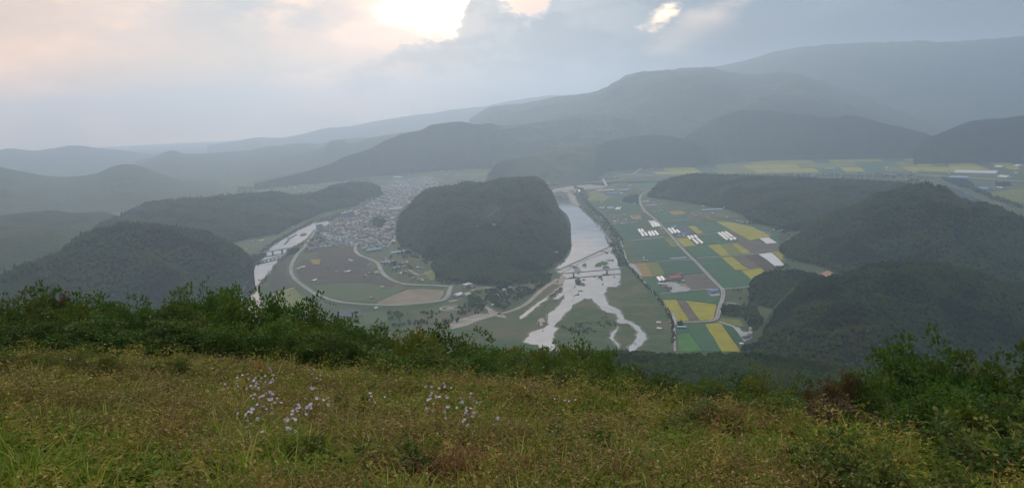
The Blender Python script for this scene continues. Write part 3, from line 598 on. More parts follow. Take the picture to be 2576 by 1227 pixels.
FM = {'green': pmat('crop_green', (.030, .088, .046), (.040, .098, .048), .02, .9, .1, bump=.3, bscale=.6), 'bright': pmat('crop_bright', (.045, .135, .030), (.055, .150, .036), .03, .9, .1),
      'teal': pmat('crop_teal', (.026, .074, .046), (.034, .084, .050), .02, .9, .1), 'yellow': pmat('ripe_rice', (.23, .215, .024), (.27, .235, .024), .02, .9, .1, bump=.3, bscale=.6),
      'olive': pmat('turning_crop', (.115, .135, .034), (.135, .14, .034), .02, .9, .1), 'orange': pmat('orange_crop', (.23, .15, .045), (.20, .15, .045), .02, .9, .1),
      'brown': pmat('ploughed_soil', (.115, .100, .082), (.095, .082, .066), .015, .95, .1), 'dark': pmat('dark_soil', (.070, .062, .052), (.058, .053, .045), .015, .95, .1), 'net': pmat('shade_net', (.022, .032, .050), (.026, .036, .055), .05, .8, .2),
      'plastic': pmat('field_plastic', (.42, .43, .43), (.34, .35, .36), .08, .6, .4), 'pave': pmat('yard_paving', (.26, .26, .26), (.21, .21, .22), .03, .9, .2), 'bare': pmat('bare_earth', (.20, .16, .115), (.14, .12, .08), .02, .95, .1), 'lawn': M_lawn, 'scrub': M_bank}
# furrows: fine parallel rows on the crops
for k_ in ('green', 'teal', 'yellow', 'olive', 'orange', 'brown', 'dark', 'bright'):
    nt = FM[k_].node_tree; b_ = nt.nodes['Principled BSDF']; tc = nd(nt, 'ShaderNodeTexCoord'); wv = nd(nt, 'ShaderNodeTexWave', wave_type='BANDS'); mp = nd(nt, 'ShaderNodeMapping')
    mp.inputs['Rotation'].default_value = (0, 0, R(-24)); nt.links.new(tc.outputs['Object'], mp.inputs[0]); nt.links.new(mp.outputs[0], wv.inputs[0]); wv.inputs['Scale'].default_value = .07; wv.inputs['Distortion'].default_value = 1.5
    src = b_.inputs[0].links[0].from_socket; d_ = mix(nt, 1.0, src, (.74, .78, .74), 'MULTIPLY'); big = mix(nt, 1.0, src, (.80, .80, .70), 'MULTIPLY'); src = mix(nt, sstep(nt, noise(nt, tc.outputs['Object'], .035, 4, .6), .42, .62), src, big)
    nt.links.new(mix(nt, math_(nt, 'MULTIPLY', wv.outputs[1], .6), src, d_), b_.inputs[0])
FIELDS = [
 ('yellow', cF, [(122, 733), (252, 735), (383, 940), (250, 948), (207, 915)], 'ripe yellow rice strip nearest the levee at the south end of the fields'),
 ('brown', cF, [(258, 737), (345, 742), (487, 936), (388, 940)], 'bare brown strip between the two ripe yellow plots'),
 ('yellow', cF, [(352, 742), (560, 768), (652, 782), (650, 810), (622, 912), (600, 930), (492, 936)], 'bright yellow rice plot inside the bend of the road'),
 ('green', cF, [(100, 685), (300, 662), (545, 650), (600, 700), (690, 705), (672, 775), (560, 762), (350, 737), (120, 726)], 'dark green strip south of the red roofed farm'),
 ('bright', cF, [(268, 1082), (320, 1065), (382, 1055), (475, 1180), (520, 1240), (290, 1240)], 'bright green plot at the foot of the mountain'),
 ('green', cF, [(385, 1000), (400, 983), (535, 976), (672, 1190), (700, 1240), (525, 1240), (478, 1180), (388, 1052)], 'green crop plot beside the bright green one'),
 ('yellow', cF, [(540, 975), (665, 963), (700, 975), (850, 1183), (880, 1240), (705, 1240), (676, 1190)], 'long yellow rice strip at the foot of the mountain'),
 ('teal', cF, [(706, 975), (806, 992), (905, 1140), (880, 1165), (850, 1172)], 'dark green wedge beside the long yellow strip'),
 ('olive', cF, [(690, 915), (880, 930), (920, 1000), (830, 990), (690, 950)], 'rough olive plot above the track to the grey works'),
 ('teal', cF, [(258, 1000), (385, 1005), (382, 1050), (270, 1078)], 'small dark green plot south of the crossroads'),
 ('brown', cF, [(330, 500), (430, 482), (525, 476), (664, 610), (640, 634), (400, 640), (340, 570)], 'grey brown ploughed plot between the farmyard and the main road'),
 ('teal', cF, [(70, 368), (200, 352), (402, 342), (524, 470), (300, 488), (165, 492)], 'dark green crop below the single long tunnel'),
 ('green', cF, [(468, 340), (580, 330), (698, 322), (838, 445), (888, 442), (1035, 598), (880, 608), (725, 616)], 'largest dark green plot right of the main road'),
 ('yellow', cF, [(702, 320), (812, 315), (905, 395), (978, 435), (838, 442)], 'narrow yellow strip right of the largest green plot'),
 ('brown', cF, [(814, 313), (935, 305), (1085, 418), (980, 434)], 'pale brown ploughed strip'),
 ('dark', cF, [(938, 303), (1062, 285), (1225, 410), (1230, 425), (1165, 475), (1088, 418)], 'darker ploughed strip beside the plastic covered plot'),
 ('yellow', cF, [(893, 446), (980, 438), (1085, 421), (1165, 480), (1100, 525), (1040, 578)], 'yellow plot next to the small wooded knoll'),
 ('plastic', cF, [(1065, 287), (1190, 272), (1240, 310), (1270, 342), (1320, 396), (1225, 402), (1150, 345)], 'large plot under white plastic sheet'),
 ('yellow', cF, [(1200, 265), (1300, 254), (1400, 246), (1410, 310), (1395, 340), (1280, 342), (1240, 300)], 'rightmost yellow plot against the woods'),
 ('green', cF, [(350, 218), (460, 208), (562, 200), (690, 302), (600, 312), (452, 322)], 'green plot north of the crossroad track'),
 ('yellow', cF, [(567, 200), (680, 190), (788, 299), (694, 304)], 'yellow strip of the middle rice plots'),
 ('olive', cF, [(683, 190), (798, 185), (908, 284), (792, 299)], 'olive strip between two yellow ones'),
 ('yellow', cF, [(801, 184), (850, 178), (905, 210), (990, 274), (912, 283)], 'thin yellow strip of the middle rice plots'),
 ('brown', cF, [(795, 80), (830, 72), (985, 158), (1070, 155), (1140, 187), (1255, 181), (1400, 240), (1300, 252), (1190, 266), (995, 275), (905, 208), (852, 177), (880, 175)], 'wide bare plot below the long yellow field'),
 ('plastic', cF, [(1072, 132), (1160, 122), (1210, 150), (1250, 177), (1142, 184)], 'small plot under white plastic sheet'),
 ('yellow', cF, [(650, -30), (800, -25), (1000, 18), (1195, 112), (1070, 133), (985, 156), (822, 66), (760, 30)], 'long yellow field along the edge of the woods'),
 ('teal', cF, [(1010, 15), (1130, 30), (1290, 60), (1420, 180), (1405, 240), (1255, 178), (1165, 120), (1200, 112)], 'scrubby green field between yellow field and woods'),
 ('green', cF, [(470, 108), (560, 95), (660, 86), (780, 168), (700, 183), (560, 192)], 'green plot between the two groups of tunnels'),
 ('yellow', cF, [(258, 138), (330, 130), (372, 132), (455, 204), (335, 214)], 'square yellow plot beside the main road'),
 ('teal', cF, [(0, 142), (128, 132), (208, 218), (290, 218), (395, 308), (390, 330), (200, 348), (66, 360), (-60, 345), (-150, 240), (-130, 150)], 'wide dark green field left of the main road'),
 ('olive', cF, [(132, 131), (205, 127), (288, 214), (210, 215)], 'olive plot tucked against the main road'),
 ('net', cF, [(240, 22), (370, 12), (458, 88), (310, 98)], 'plot under dark blue shade netting'),
 ('yellow', cF, [(374, 12), (440, 11), (523, 78), (462, 90)], 'small yellow plot beside the dark netting'),
 ('green', cF, [(444, 10), (600, 0), (700, 4), (815, 62), (640, 74), (528, 82)], 'green field north of the tunnels'),
 ('orange', c5, [(1002, 275), (1130, 266), (1213, 408), (1085, 414)], 'orange brown plot beside the levee'),
 ('olive', c5, [(1134, 266), (1252, 262), (1333, 383), (1217, 408)], 'olive plot right of the orange brown one'),
 ('green', c5, [(1096, 426), (1217, 416), (1300, 553), (1256, 583), (1170, 510)], 'small green wedge left of the farmyard'),
 ('teal', c4, [(880, 922), (1100, 895), (1220, 880), (1230, 975), (1360, 1080), (1640, 1080), (1560, 1090), (1065, 1115), (1000, 1070)], 'dark green field around the white tunnels'),
 ('green', c4, [(1420, 790), (1560, 770), (1840, 740), (1840, 850), (1560, 885), (1500, 850)], 'green field right of the bend of the main road'),
 ('teal', c4, [(1500, 895), (1840, 862), (1960, 930), (1800, 950), (1580, 955)], 'dark green field above the netting'),
 ('orange', c4, [(1605, 755), (1760, 740), (1830, 780), (1700, 800), (1650, 795)], 'small orange plot right of the main road'),
 ('orange', c4, [(1120, 815), (1270, 795), (1280, 850), (1180, 860)], 'small orange plot behind the hamlet'),
 ('teal', c4, [(870, 600), (1040, 560), (1240, 560), (1245, 650), (1270, 740), (1180, 760), (960, 770), (800, 700)], 'dark green field above the hamlet'),
 ('olive', c4, [(540, 560), (700, 500), (900, 570), (840, 620), (620, 625)], 'olive plot by the sand bar'),
 ('green', c4, [(1150, 420), (1500, 410), (1420, 480), (1250, 480)], 'green plot below the far river arm'),
 ('brown', c4, [(640, 475), (850, 455), (860, 470), (690, 495)], 'thin brown plot by the far river arm'),
 ('pave', cF, [(165, 560), (255, 565), (300, 600), (400, 628), (360, 655), (210, 660), (160, 610)], 'grey concrete yard of the farm'),
 ('bare', cF, [(250, 580), (340, 572), (400, 625), (310, 632), (255, 600)], 'oval bare paddock in the farmyard'),
 ('pave', cF, [(555, 635), (590, 630), (650, 640), (690, 690), (600, 700), (565, 670)], 'pale yard of the blue shed'),
 ('pave', cF, [(820, 1000), (875, 1005), (905, 1045), (1010, 1060), (1030, 1100), (1000, 1115), (920, 1145)], 'grey yard of the works below the hill'),
 # inside the loop
 ('dark', c2, [(460, 768), (535, 760), (600, 830), (690, 860), (560, 918), (482, 938), (430, 900), (412, 830)], 'brown earth plot inside the levee loop'),
 ('dark', c2, [(560, 692), (700, 700), (822, 690), (832, 740), (920, 775), (930, 860), (860, 868), (700, 858), (610, 825), (545, 770)], 'wide dark plot below the town'),
 ('dark', c2, [(700, 862), (860, 872), (1000, 885), (1112, 935), (1088, 958), (980, 945), (870, 925), (700, 930), (525, 942), (600, 905)], 'dark ploughed band across the loop'),
 ('lawn', c2, [(520, 952), (700, 935), (860, 928), (980, 950), (1090, 962), (1130, 945), (1185, 965), (1100, 1015), (1000, 1060), (880, 1062), (760, 1060), (640, 1030)], 'green meadow inside the levee loop'),
 ('bare', c3, [(150, 978), (250, 975), (428, 985), (410, 1035), (372, 1052), (320, 1068), (190, 1082), (0, 1088), (-80, 1082), (-40, 1040), (60, 1010)], 'bare building ground at the end of the loop'),
 ('dark', c2, [(330, 742), (395, 742), (345, 830), (335, 900), (372, 950), (225, 1000), (222, 930), (255, 845)], 'brown strip between the levee and the narrow river'),
 ('olive', c2, [(260, 1000), (400, 975), (480, 1060), (520, 1130), (300, 1150)], 'olive meadow below the levee'),
 ('orange', c2, [(508, 768), (583, 764), (575, 803), (528, 800)], 'small orange plot below the town'),
 ('net', c2, [(660, 1150), (720, 1118), (860, 1118), (868, 1160), (790, 1185)], 'blue grey paved car park behind the trees'),
 ('lawn', c2, [(870, 1140), (1040, 1128), (1060, 1200), (900, 1220)], 'small orchard lawn beyond the car park'),
 ('lawn', c3, [(470, 950), (620, 925), (790, 935), (800, 965), (690, 985), (600, 990), (500, 985), (455, 1010)], 'lawn around the grey block house'),
 ('lawn', c2, [(1090, 560), (1110, 600), (1180, 700), (1227, 740), (1100, 760), (960, 760), (900, 735), (1000, 690)], 'green gardens at the foot of the big hill'),
 ('olive', c3, [(250, 860), (340, 830), (345, 900), (300, 915)], 'olive garden plot at the foot of the big hill'),
 ('orange', c3, [(345, 840), (450, 835), (480, 860), (380, 862)], 'orange garden plot at the foot of the big hill'),
 ('olive', c2, [(0, 700), (60, 685), (70, 700), (20, 712)], 'yellowish plot by the left river bank'),
 ('brown', c2, [(-100, 660), (100, 640), (180, 650), (60, 690)], 'pale brown plot left of the bridges'),
 ('lawn', c2, [(180, 640), (300, 590), (500, 490), (600, 430), (650, 420), (600, 468), (500, 515), (440, 545), (330, 600), (240, 650)], 'green bank left of the narrow river'),
]
# far plain on the right: patchwork of ripe and green plots
def patchrow(u0, u1, va, vb, n, kinds, seed, tag_):
    r = random.Random(seed); us = [u0]
    while us[-1] < u1: us.append(us[-1] + r.uniform(.5, 1.5) * (u1 - u0) / n)
    for i, (a, b) in enumerate(zip(us, us[1:])):
        k = r.choice(kinds); f = lambda u, t: va(u) * (1 - t) + vb(u) * t
        FIELDS.append((k, c0, [(a, f(a, 0)), (b - 2, f(b, 0)), (b + 14, f(b, 1)), (a + 16, f(a, 1))], tag_))
top = lambda u: np.interp(u, [1650, 1750, 2000, 2200, 2340, 2576], [417, 408, 400, 394, 391, 398])
bot = lambda u: np.interp(u, [1650, 1750, 2000, 2200, 2340, 2576], [441, 440, 437, 434, 434, 450])
lerp = lambda t: (lambda u: top(u) * (1 - t) + bot(u) * t)
ks = ['yellow', 'yellow', 'olive', 'yellow', 'olive', 'green']
patchrow(1690, 2400, top, lerp(.3), 10, ks, 3, 'ripe plot in the farthest row of the far plain')
patchrow(1665, 2360, lerp(.32), lerp(.62), 12, ks, 4, 'ripe plot in the middle row of the far plain')
patchrow(1640, 2400, lerp(.65), lerp(.93), 14, ks, 8, 'ripe plot in the nearest row of the far plain')
FIELDS += [('yellow', cR, [(1210, 525), (1400, 515), (1520, 560), (1550, 570), (1240, 578)], 'yellow plot behind the long pale greenhouse'), ('yellow', cR, [(1520, 510), (1700, 505), (1800, 560), (1760, 575), (1640, 545)], 'yellow plot at the right edge of the far plain'),
  ('lawn', cR, [(1420, 650), (1600, 665), (1590, 700), (1420, 690)], 'meadow beside the blue roofs of the far plain'), ('olive', cR, [(1550, 760), (1832, 720), (1832, 840), (1700, 830)], 'olive field near the pond'),
  ('olive', c0, [(1130, 430), (1235, 418), (1225, 440), (1150, 443)], 'yellow green fields behind the town'), ('olive', c0, [(1040, 437), (1120, 430), (1130, 440), (1050, 445)], 'pale fields at the foot of the middle mountain'),
  ('olive', c0, [(640, 462), (700, 452), (720, 462), (660, 470)], 'pale field in the far left valley'), ('lawn', c0, [(560, 615), (640, 605), (700, 590), (660, 620), (600, 632)], 'meadow at the foot of the long ridge')]
names = {'green': 'crop_field', 'bright': 'crop_field', 'teal': 'crop_field', 'yellow': 'rice_field', 'olive': 'crop_field', 'orange': 'crop_field', 'brown': 'ploughed_field', 'dark': 'ploughed_field', 'net': 'netted_field', 'plastic': 'covered_field', 'pave': 'yard_pavement', 'bare': 'bare_ground', 'lawn': 'meadow_ground', 'scrub': 'meadow_ground'}
names['net'] = 'crop_field'
hts = {'green': .55, 'bright': .5, 'teal': .45, 'yellow': .8, 'olive': .65, 'orange': .7, 'brown': .4, 'dark': .42, 'net': .9, 'plastic': .75, 'pave': 1.0, 'bare': .48, 'lawn': .38, 'scrub': .3}
for i, (k, cf, pts, lab) in enumerate(FIELDS):
    p = rough_poly(gp(cf, pts), 40, 1.2, i)
    mb = MB(); mb.prism(p, -.5, hts[k] + .013 * (i % 9)); tag(mb.build(names[k], FM[k]), lab, kind='structure')

# roads
M_road = pmat('road_surface', (.20, .195, .19), (.155, .15, .148), .02, .9, .2)
M_track = pmat('concrete_track', (.27, .265, .25), (.21, .20, .185), .03, .9, .2)
M_dirt = pmat('dirt_track', (.26, .225, .185), (.19, .16, .13), .04, .95, .1)
mainroad = gp(c6, [(200, 15), (160, 27), (125, 42), (105, 65), (102, 95), (112, 125), (130, 155), (160, 185), (205, 218), (250, 262), (300, 312), (350, 370), (400, 427), (450, 480), (500, 525), (555, 585), (610, 645), (655, 688), (686, 718), (690, 755), (678, 800), (662, 850), (652, 895), (640, 925), (600, 938), (520, 942), (440, 947), (350, 947)])
strip('road', [(mainroad, 8.5)], 1.3, [M_road, FM['scrub']], 'grey farm road running down the middle of the fields', side=2.5, smooth=2)
mb = MB()                                                 # pale edge lines of the main road
pl = smooth_line(mainroad, 2)
for off in (-3.8, 3.8):
    L, Rr = ribbon(pl, abs(off) * 2 + .5, 0); L2, R2 = ribbon(pl, abs(off) * 2 - .5, 0); a, b = (L, L2) if off > 0 else (Rr, R2); n = len(a)
    mb.add([(*p, 1.32) for p in a] + [(*p, 1.32) for p in b], [[i, i + 1, n + i + 1, n + i] for i in range(n - 1)])
tag(mb.build('road_edge_line', pmat('road_paint', (.55, .55, .53), None, 1)), 'pale edge lines of the farm road', kind='structure')
strip('levee_road', [(gp(c2, [(560, 560), (520, 610), (490, 650), (470, 690), (430, 720), (405, 760), (383, 800), (372, 850), (385, 890), (420, 930), (470, 965), (540, 1015), (600, 1040), (660, 1058), (720, 1075), (850, 1088), (960, 1094), (1090, 1097)]) + gp(c3, [(120, 1095), (200, 1085), (330, 1074), (395, 1062), (425, 1030), (436, 990), (448, 958)]), 11)],
      4.0, [M_road, M_lawn], 'levee road sweeping round the loop of the river', side=13)
strip('road', [(gp(c2, [(1110, 600), (1075, 650), (1040, 690)]), 8), (gp(c2, [(830, 640), (822, 690), (835, 725), (870, 745), (940, 770), (985, 793), (1003, 840), (1030, 880), (1080, 912), (1140, 935)]) + gp(c3, [(80, 933), (150, 945), (300, 950), (448, 957)]), 13), (gp(c2, [(480, 670), (560, 640), (700, 600), (830, 640), (900, 660), (1000, 620), (1100, 570), (1100, 520)]), 10),
               (gp(c2, [(730, 470), (640, 530), (560, 580)]), 12), (gp(c2, [(960, 340), (900, 400), (820, 430), (735, 470)]), 12)], 1.2, [M_road, M_bank], 'town road curving past the foot of the big hill', side=2)
strip('road', [(gp(c0, [(690, 462), (830, 450), (1000, 445), (1120, 441), (1240, 436), (1290, 440)]), 30), (gp(c0, [(1120, 441), (1135, 430), (1128, 424), (1105, 420)]), 22), (gp(c2, [(1000, 330), (1100, 300), (1227, 262), (1300, 235)]), 18), (gp(c2, [(870, 440), (960, 420), (1060, 380), (1180, 330), (1300, 270)]), 14)], 1.1, M_road, 'wide road across the far side of the town', smooth=1)
strip('highway', [(gp(c4, [(720, 262), (860, 280), (1040, 300), (1150, 300), (1300, 315), (1560, 322), (1840, 318)]) + gp(c0, [(1850, 441), (2000, 440), (2200, 438), (2300, 440), (2400, 446), (2500, 452), (2640, 462)]), 22), (gp(c4, [(180, 435), (400, 400), (700, 360), (900, 345), (1080, 312), (1180, 298), (1260, 240), (1310, 190), (1320, 150), (1400, 105)]), 20)], 3.0, [M_track, M_bank], 'pale highway along the edge of the far plain', side=10, smooth=1)
strip('farm_track', [(gp(c6, [(500, 498), (640, 487), (760, 478), (940, 462)]), 6), (gp(c6, [(215, 521), (340, 512), (478, 502)]), 5), (gp(c6, [(690, 710), (800, 703), (908, 692)]), 6), (gp(c6, [(355, 356), (460, 340), (560, 328), (660, 318), (765, 311)]), 6), (gp(c6, [(0, 376), (120, 362), (270, 345)]), 5), (gp(c6, [(235, 244), (340, 234), (450, 223)]), 5),
                     (gp(c6, [(655, 940), (700, 955), (762, 975), (800, 1015), (845, 1078)]), 6), (gp(c6, [(248, 744), (340, 736), (460, 722), (560, 715), (655, 712)]), 5), (gp(c4, [(870, 912), (1000, 900), (1230, 885)]), 6), (gp(c4, [(1085, 1116), (1280, 1100), (1540, 1070), (1620, 1068)]), 5), (gp(c6, [(710, 808), (800, 818)]), 5), (gp(c6, [(570, 205), (600, 220), (760, 250), (900, 290), (1030, 330)]), 4)],
      1.05, M_track, 'narrow pale farm tracks between the plots', smooth=0)
strip('levee_path', [(gp(c6, [(-10, 440), (5, 490), (18, 530), (40, 560), (100, 622), (150, 680), (200, 740), (250, 800), (290, 850), (320, 905), (338, 945), (345, 980), (350, 1040), (348, 1095), (350, 1150)]), [4] * 300), (gp(c6, [(25, 535), (50, 540), (80, 580), (105, 622)]), [16] * 200), (gp(c6, [(325, 880), (335, 940), (340, 968)]), [14] * 200), (gp(c4, [(540, 570), (600, 630), (690, 730), (780, 830), (850, 910), (930, 1010), (1000, 1090), (1030, 1130), (1050, 1200)]), [4] * 200)],
      1.6, M_track, 'pale path on the levee between river and fields', smooth=2)
strip('dirt_track', [(gp(c3, [(470, 1215), (560, 1180), (700, 1160), (820, 1145), (900, 1118), (960, 1090), (1010, 1050), (1060, 1000), (1110, 960), (1160, 930), (1190, 905)]), 12), (gp(c3, [(660, 1080), (720, 1125), (790, 1150), (820, 1175)]), 10), (gp(c2, [(245, 1020), (290, 1000), (345, 985), (400, 965)]), 9), (gp(c3, [(150, 842), (190, 865), (225, 880)]), 10), (gp(c3, [(225, 880), (280, 862), (330, 838)]), 7), (gp(c3, [(585, 990), (620, 972), (680, 965), (740, 968)]), 9), (gp(c3, [(445, 960), (436, 1000), (410, 1050), (440, 1065), (490, 1050)]), 12), (gp(c4, [(1270, 480), (1340, 492), (1400, 494)]), 16)], .95, M_dirt, 'pale dirt tracks by the river and the loop')
# round plaza with its paved ring
mb = MB(); cx0, cy0 = G(*c3(440, 1110)); n = 32
for r0, r1 in ((26, 20), (11, 0.1)):
    v = []
    for k in range(n): a = 6.283 * k / n; v += [(cx0 + math.cos(a) * r0, cy0 + math.sin(a) * r0, 1.0), (cx0 + math.cos(a) * r1, cy0 + math.sin(a) * r1, 1.0)]
    mb.add(v, [[2 * k, (2 * k + 2) % (2 * n), (2 * k + 3) % (2 * n), 2 * k + 1] for k in range(n)])
tag(mb.build('plaza_pavement', M_track), 'small round plaza with a paved ring', kind='structure')
# ---------------------------------------------------------------- buildings, tunnels, bridges, weir
def bm(name, c_, rough=.8, v=.8, s=.3): return pmat(name, c_, tuple(q * v for q in c_), s, rough, .2)
WALL = {'pale': bm('pale_wall', (.40, .39, .36)), 'cream': bm('cream_wall', (.40, .36, .29)), 'grey': bm('grey_wall', (.30, .30, .31)), 'brick': bm('brick_wall', (.28, .20, .17))}
ROOF = {'grey': bm('grey_roof', (.22, .22, .235)), 'dark': bm('dark_roof', (.10, .105, .12)), 'white': bm('white_roof', (.50, .50, .48)), 'blue': bm('blue_roof', (.10, .24, .46)), 'pale blue': bm('pale_blue_roof', (.30, .40, .50)),
        'green': bm('green_roof', (.22, .36, .28)), 'red': bm('red_roof', (.34, .11, .10)), 'brown': bm('brown_roof', (.24, .155, .12)), 'tan': bm('tan_roof', (.42, .34, .27))}
M_glass = pmat('window_glass', (.04, .05, .06), None, 1, .15, .6)
M_vinyl = pmat('tunnel_vinyl', (.62, .60, .57), (.52, .50, .48), .6, .45, .4)
M_greyvinyl = pmat('grey_tunnel_vinyl', (.34, .35, .40), (.28, .29, .33), .5, .5, .3)
M_conc = pmat('concrete', (.30, .295, .28), (.24, .235, .22), .1, .9, .2)
M_dconc = pmat('dark_concrete', (.12, .12, .12), (.09, .09, .09), .1, .9, .2)
# one mesh for each kind of small house
HM = {}
def house_mesh(w, d, h, roof, wall, flat):
    k = (round(w), round(d), round(h, 1), roof, wall, flat)
    if k not in HM:
        mb = MB(); mb.box(0, 0, -1, w, d, h + 1, 0, 0)
        if flat:
            mb.box(0, 0, h, w + .5, d + .5, .35, 0, 1); mb.box(w * .2, d * .1, h + .35, w * .3, d * .4, 2.0, 0, 0); mb.box(-w * .3, -d * .25, h + .35, 1.6, 1.6, 1.3, 0, 1)
        else: mb.gable(0, 0, h + .01, w + 1.0, d + 1.0, d * .24, 0, 1, hip=(d * .3 if flat is None else 0))
        for i in range(max(2, int(w / 4))):
            for s_ in (-1, 1): mb.box(-w / 2 + (i + .5) * w / max(2, int(w / 4)), s_ * d / 2, h * .35, 1.5, .12, 1.3, 0, 2)
        HM[k] = mb.mesh('house', [WALL[wall], ROOF[roof], M_glass])
    return HM[k]
def rot_px(cf, x, y, dx, dy):
    a, b = G(*cf(x, y)), G(*cf(x + dx, y + dy)); return math.atan2(b[1] - a[1], b[0] - a[0])
USED = {}
def simple_house(x, y, w, d, h, rz, roof, wall='pale', flat=False, label='', group=None, z=0, cat='house', name='house'):
    o = obj(name, house_mesh(w, d, h, roof, wall, flat), None, (x, y, z), rz)
    return tag(o, label, cat, group)
def part_building(name, x, y, w, d, h, rz, roof, wall, label, cat, flat=False, wins=True, z=0, rh=None, floors=None):
    """a larger building: walls, roof and window rows as parts"""
    t = tag(empty(name, (x, y, z), rz), label, cat)
    mb = MB(); mb.box(0, 0, -1, w, d, h + 1)
    if wins:                                                # shallow window openings are a pattern of the wall
        fl = floors or max(1, int(h / 2.9)); nx = max(2, int(w / 3.4))
        for f in range(fl):
            z0 = (f + .35) * h / fl
            for i in range(nx):
                for s_ in (-1, 1): mb.box(-w / 2 + (i + .5) * w / nx, s_ * (d / 2 + .03), z0, w / nx * .6, .1, h / fl * .45, 0, 1)
    mb.build('wall', [WALL[wall], M_glass], t)
    mb = MB()
    if flat: mb.box(0, 0, h + .003, w + .6, d + .6, .5); mb.box(w * .15, 0, h + .503, min(6, w * .25), d * .5, 2.6)
    else: mb.gable(0, 0, h + .003, w + 1.2, d + 1.2, rh or d * .22)
    mb.build('roof', ROOF[roof], t)
    return t
# apartment blocks of the town, base pixel, size in metres, heading
def apt(cf, x, y, w, d, h, dx, dy, roof, wall, label, flat=True):
    gx, gy = G(*cf(x, y)); part_building('apartment_block', gx, gy, w, d, h, rot_px(cf, x, y, dx, dy), roof, wall, label, 'apartment block', flat)
apt(cA, 180, 1100, 24, 16, 35, 60, -8, 'white', 'pale', 'tall pale apartment tower standing alone on the river bank, nearest the bridges')
apt(cA, 325, 1045, 9, 15, 19, 40, -20, 'white', 'pale', 'narrow white slab right beside the lone riverside tower')
apt(cA, 700, 975, 50, 12, 15, 90, -28, 'red', 'cream', 'long low cream apartment block with a red roof, right of the riverside tower', False)
apt(cA, 810, 770, 32, 14, 30, 60, -6, 'white', 'grey', 'left half of the big grey apartment slab on the river bank')
apt(cA, 945, 742, 26, 18, 33, 60, -10, 'white', 'grey', 'right half of the big grey apartment slab, with the higher roof')
apt(cA, 1290, 645, 58, 12, 14, 90, -30, 'red', 'tan' if False else 'cream', 'long cream block with a brown red roof behind the big grey slab', False)
apt(cA, 1215, 965, 14, 11, 20, 50, -40, 'grey', 'pale', 'left one of two white blocks in the middle of the town')
apt(cA, 1385, 955, 26, 12, 19, 70, -38, 'brown', 'pale', 'right one of two white blocks in the middle of the town, with a brown roof')
apt(cA, 1235, 500, 22, 14, 30, 60, -6, 'grey', 'cream', 'pale tower at the upper end of the riverside blocks')
apt(cA, 1345, 400, 18, 14, 24, 60, -10, 'grey', 'grey', 'grey tower behind the upper riverside tower')
apt(cA, 1440, 330, 24, 12, 14, 60, -12, 'tan', 'pale', 'low pale block at the upper edge of the riverside blocks')
apt(cM, 1655, 372, 14, 14, 34, 60, 0, 'grey', 'cream', 'left tower of the pair behind the big wooded hill')
apt(cM, 1684, 372, 13, 14, 36, 60, 0, 'grey', 'pale', 'right tower of the pair behind the big wooded hill')
for x, y, hh, lb in ((1792, 376, 18, 'leftmost of the small white blocks at the far town edge'), (1815, 372, 24, 'second of the small white blocks at the far town edge'), (1838, 368, 18, 'third of the small white blocks at the far town edge'), (1860, 362, 22, 'rightmost of the small white blocks at the far town edge'), (1892, 328, 22, 'broad white block where the town meets the dark spur'),
                     (1950, 342, 14, 'long low block at the foot of the dark spur'), (2010, 325, 14, 'farthest pale block at the foot of the dark spur'), (2335, 384, 24, 'pale tower at the far bend of the big river'), (2358, 384, 20, 'shorter block beside the tower at the far bend of the big river'), (2488, 352, 16, 'white building on the far bank upstream')):
    apt(cM, x, y, 26 if hh < 18 else 18, 13, hh, 60, -6, 'white', 'pale' if x % 2 else 'cream', lb)
# schools and halls
def hall(cf, x, y, w, d, h, dx, dy, roof, wall, label, name='hall', cat='building', flat=False):
    gx, gy = G(*cf(x, y)); return part_building(name, gx, gy, w, d, h, rot_px(cf, x, y, dx, dy), roof, wall, label, cat, flat)
hall(c2, 955, 712, 56, 16, 8, 100, -14, 'green', 'grey', 'long grey hall with a pale green roof beside the town road')
hall(c2, 1095, 655, 36, 12, 9, 30, -60, 'tan', 'brick', 'long brick school block at the left foot of the big hill', 'school_building', 'school')
hall(c2, 1135, 628, 20, 12, 8, 40, -10, 'white', 'cream', 'cream annex beside the brick school block')
hall(c2, 1045, 692, 26, 12, 8, 20, -50, 'brown', 'pale', 'narrow brown roofed building beside the green roofed hall')
hall(c2, 1125, 722, 52, 9, 5, 90, -14, 'white', 'pale', 'long low white shed in the gardens below the school', 'shed', 'shed')
hall(c2, 1048, 790, 40, 9, 4, 80, -10, 'pale blue', 'grey', 'long low blue grey shed beside the town road', 'shed', 'shed')
hall(c2, 1108, 425, 60, 20, 10, 90, -6, 'white', 'pale', 'large hall with a white roof in the middle of the town')
hall(c2, 1125, 198, 70, 30, 8, 90, 0, 'white', 'pale', 'bright white roofed hall at the far edge of the town')
hall(c2, 740, 622, 40, 14, 7, 90, -8, 'green', 'grey', 'green roofed building at the near edge of the town')
hall(c2, 520, 705, 46, 24, 8, 80, -20, 'dark', 'grey', 'dark roofed hall beside the levee road at the bridge')
hall(c3, 562, 965, 23, 17, 10, 60, -12, 'white', 'grey', 'grey block house with a white roof on the lawn below the big hill', 'block_house', 'house', True)
hall(c3, 600, 968, 10, 10, 6, 60, -12, 'grey', 'pale', 'small wing attached beside the grey block house', 'house', 'house', True)
hall(c3, 492, 1022, 24, 20, 4, 60, -20, 'white', 'pale', 'left white shed with a broad roof below the grey block house', 'shed', 'shed')
hall(c3, 555, 1020, 17, 20, 4, 60, -16, 'tan', 'pale', 'right pale shed with a broad roof below the grey block house', 'shed', 'shed')
hall(cF, 235, 528, 34, 22, 5, 100, -14, 'red', 'pale', 'large red roofed barn of the farmyard', 'barn', 'barn')
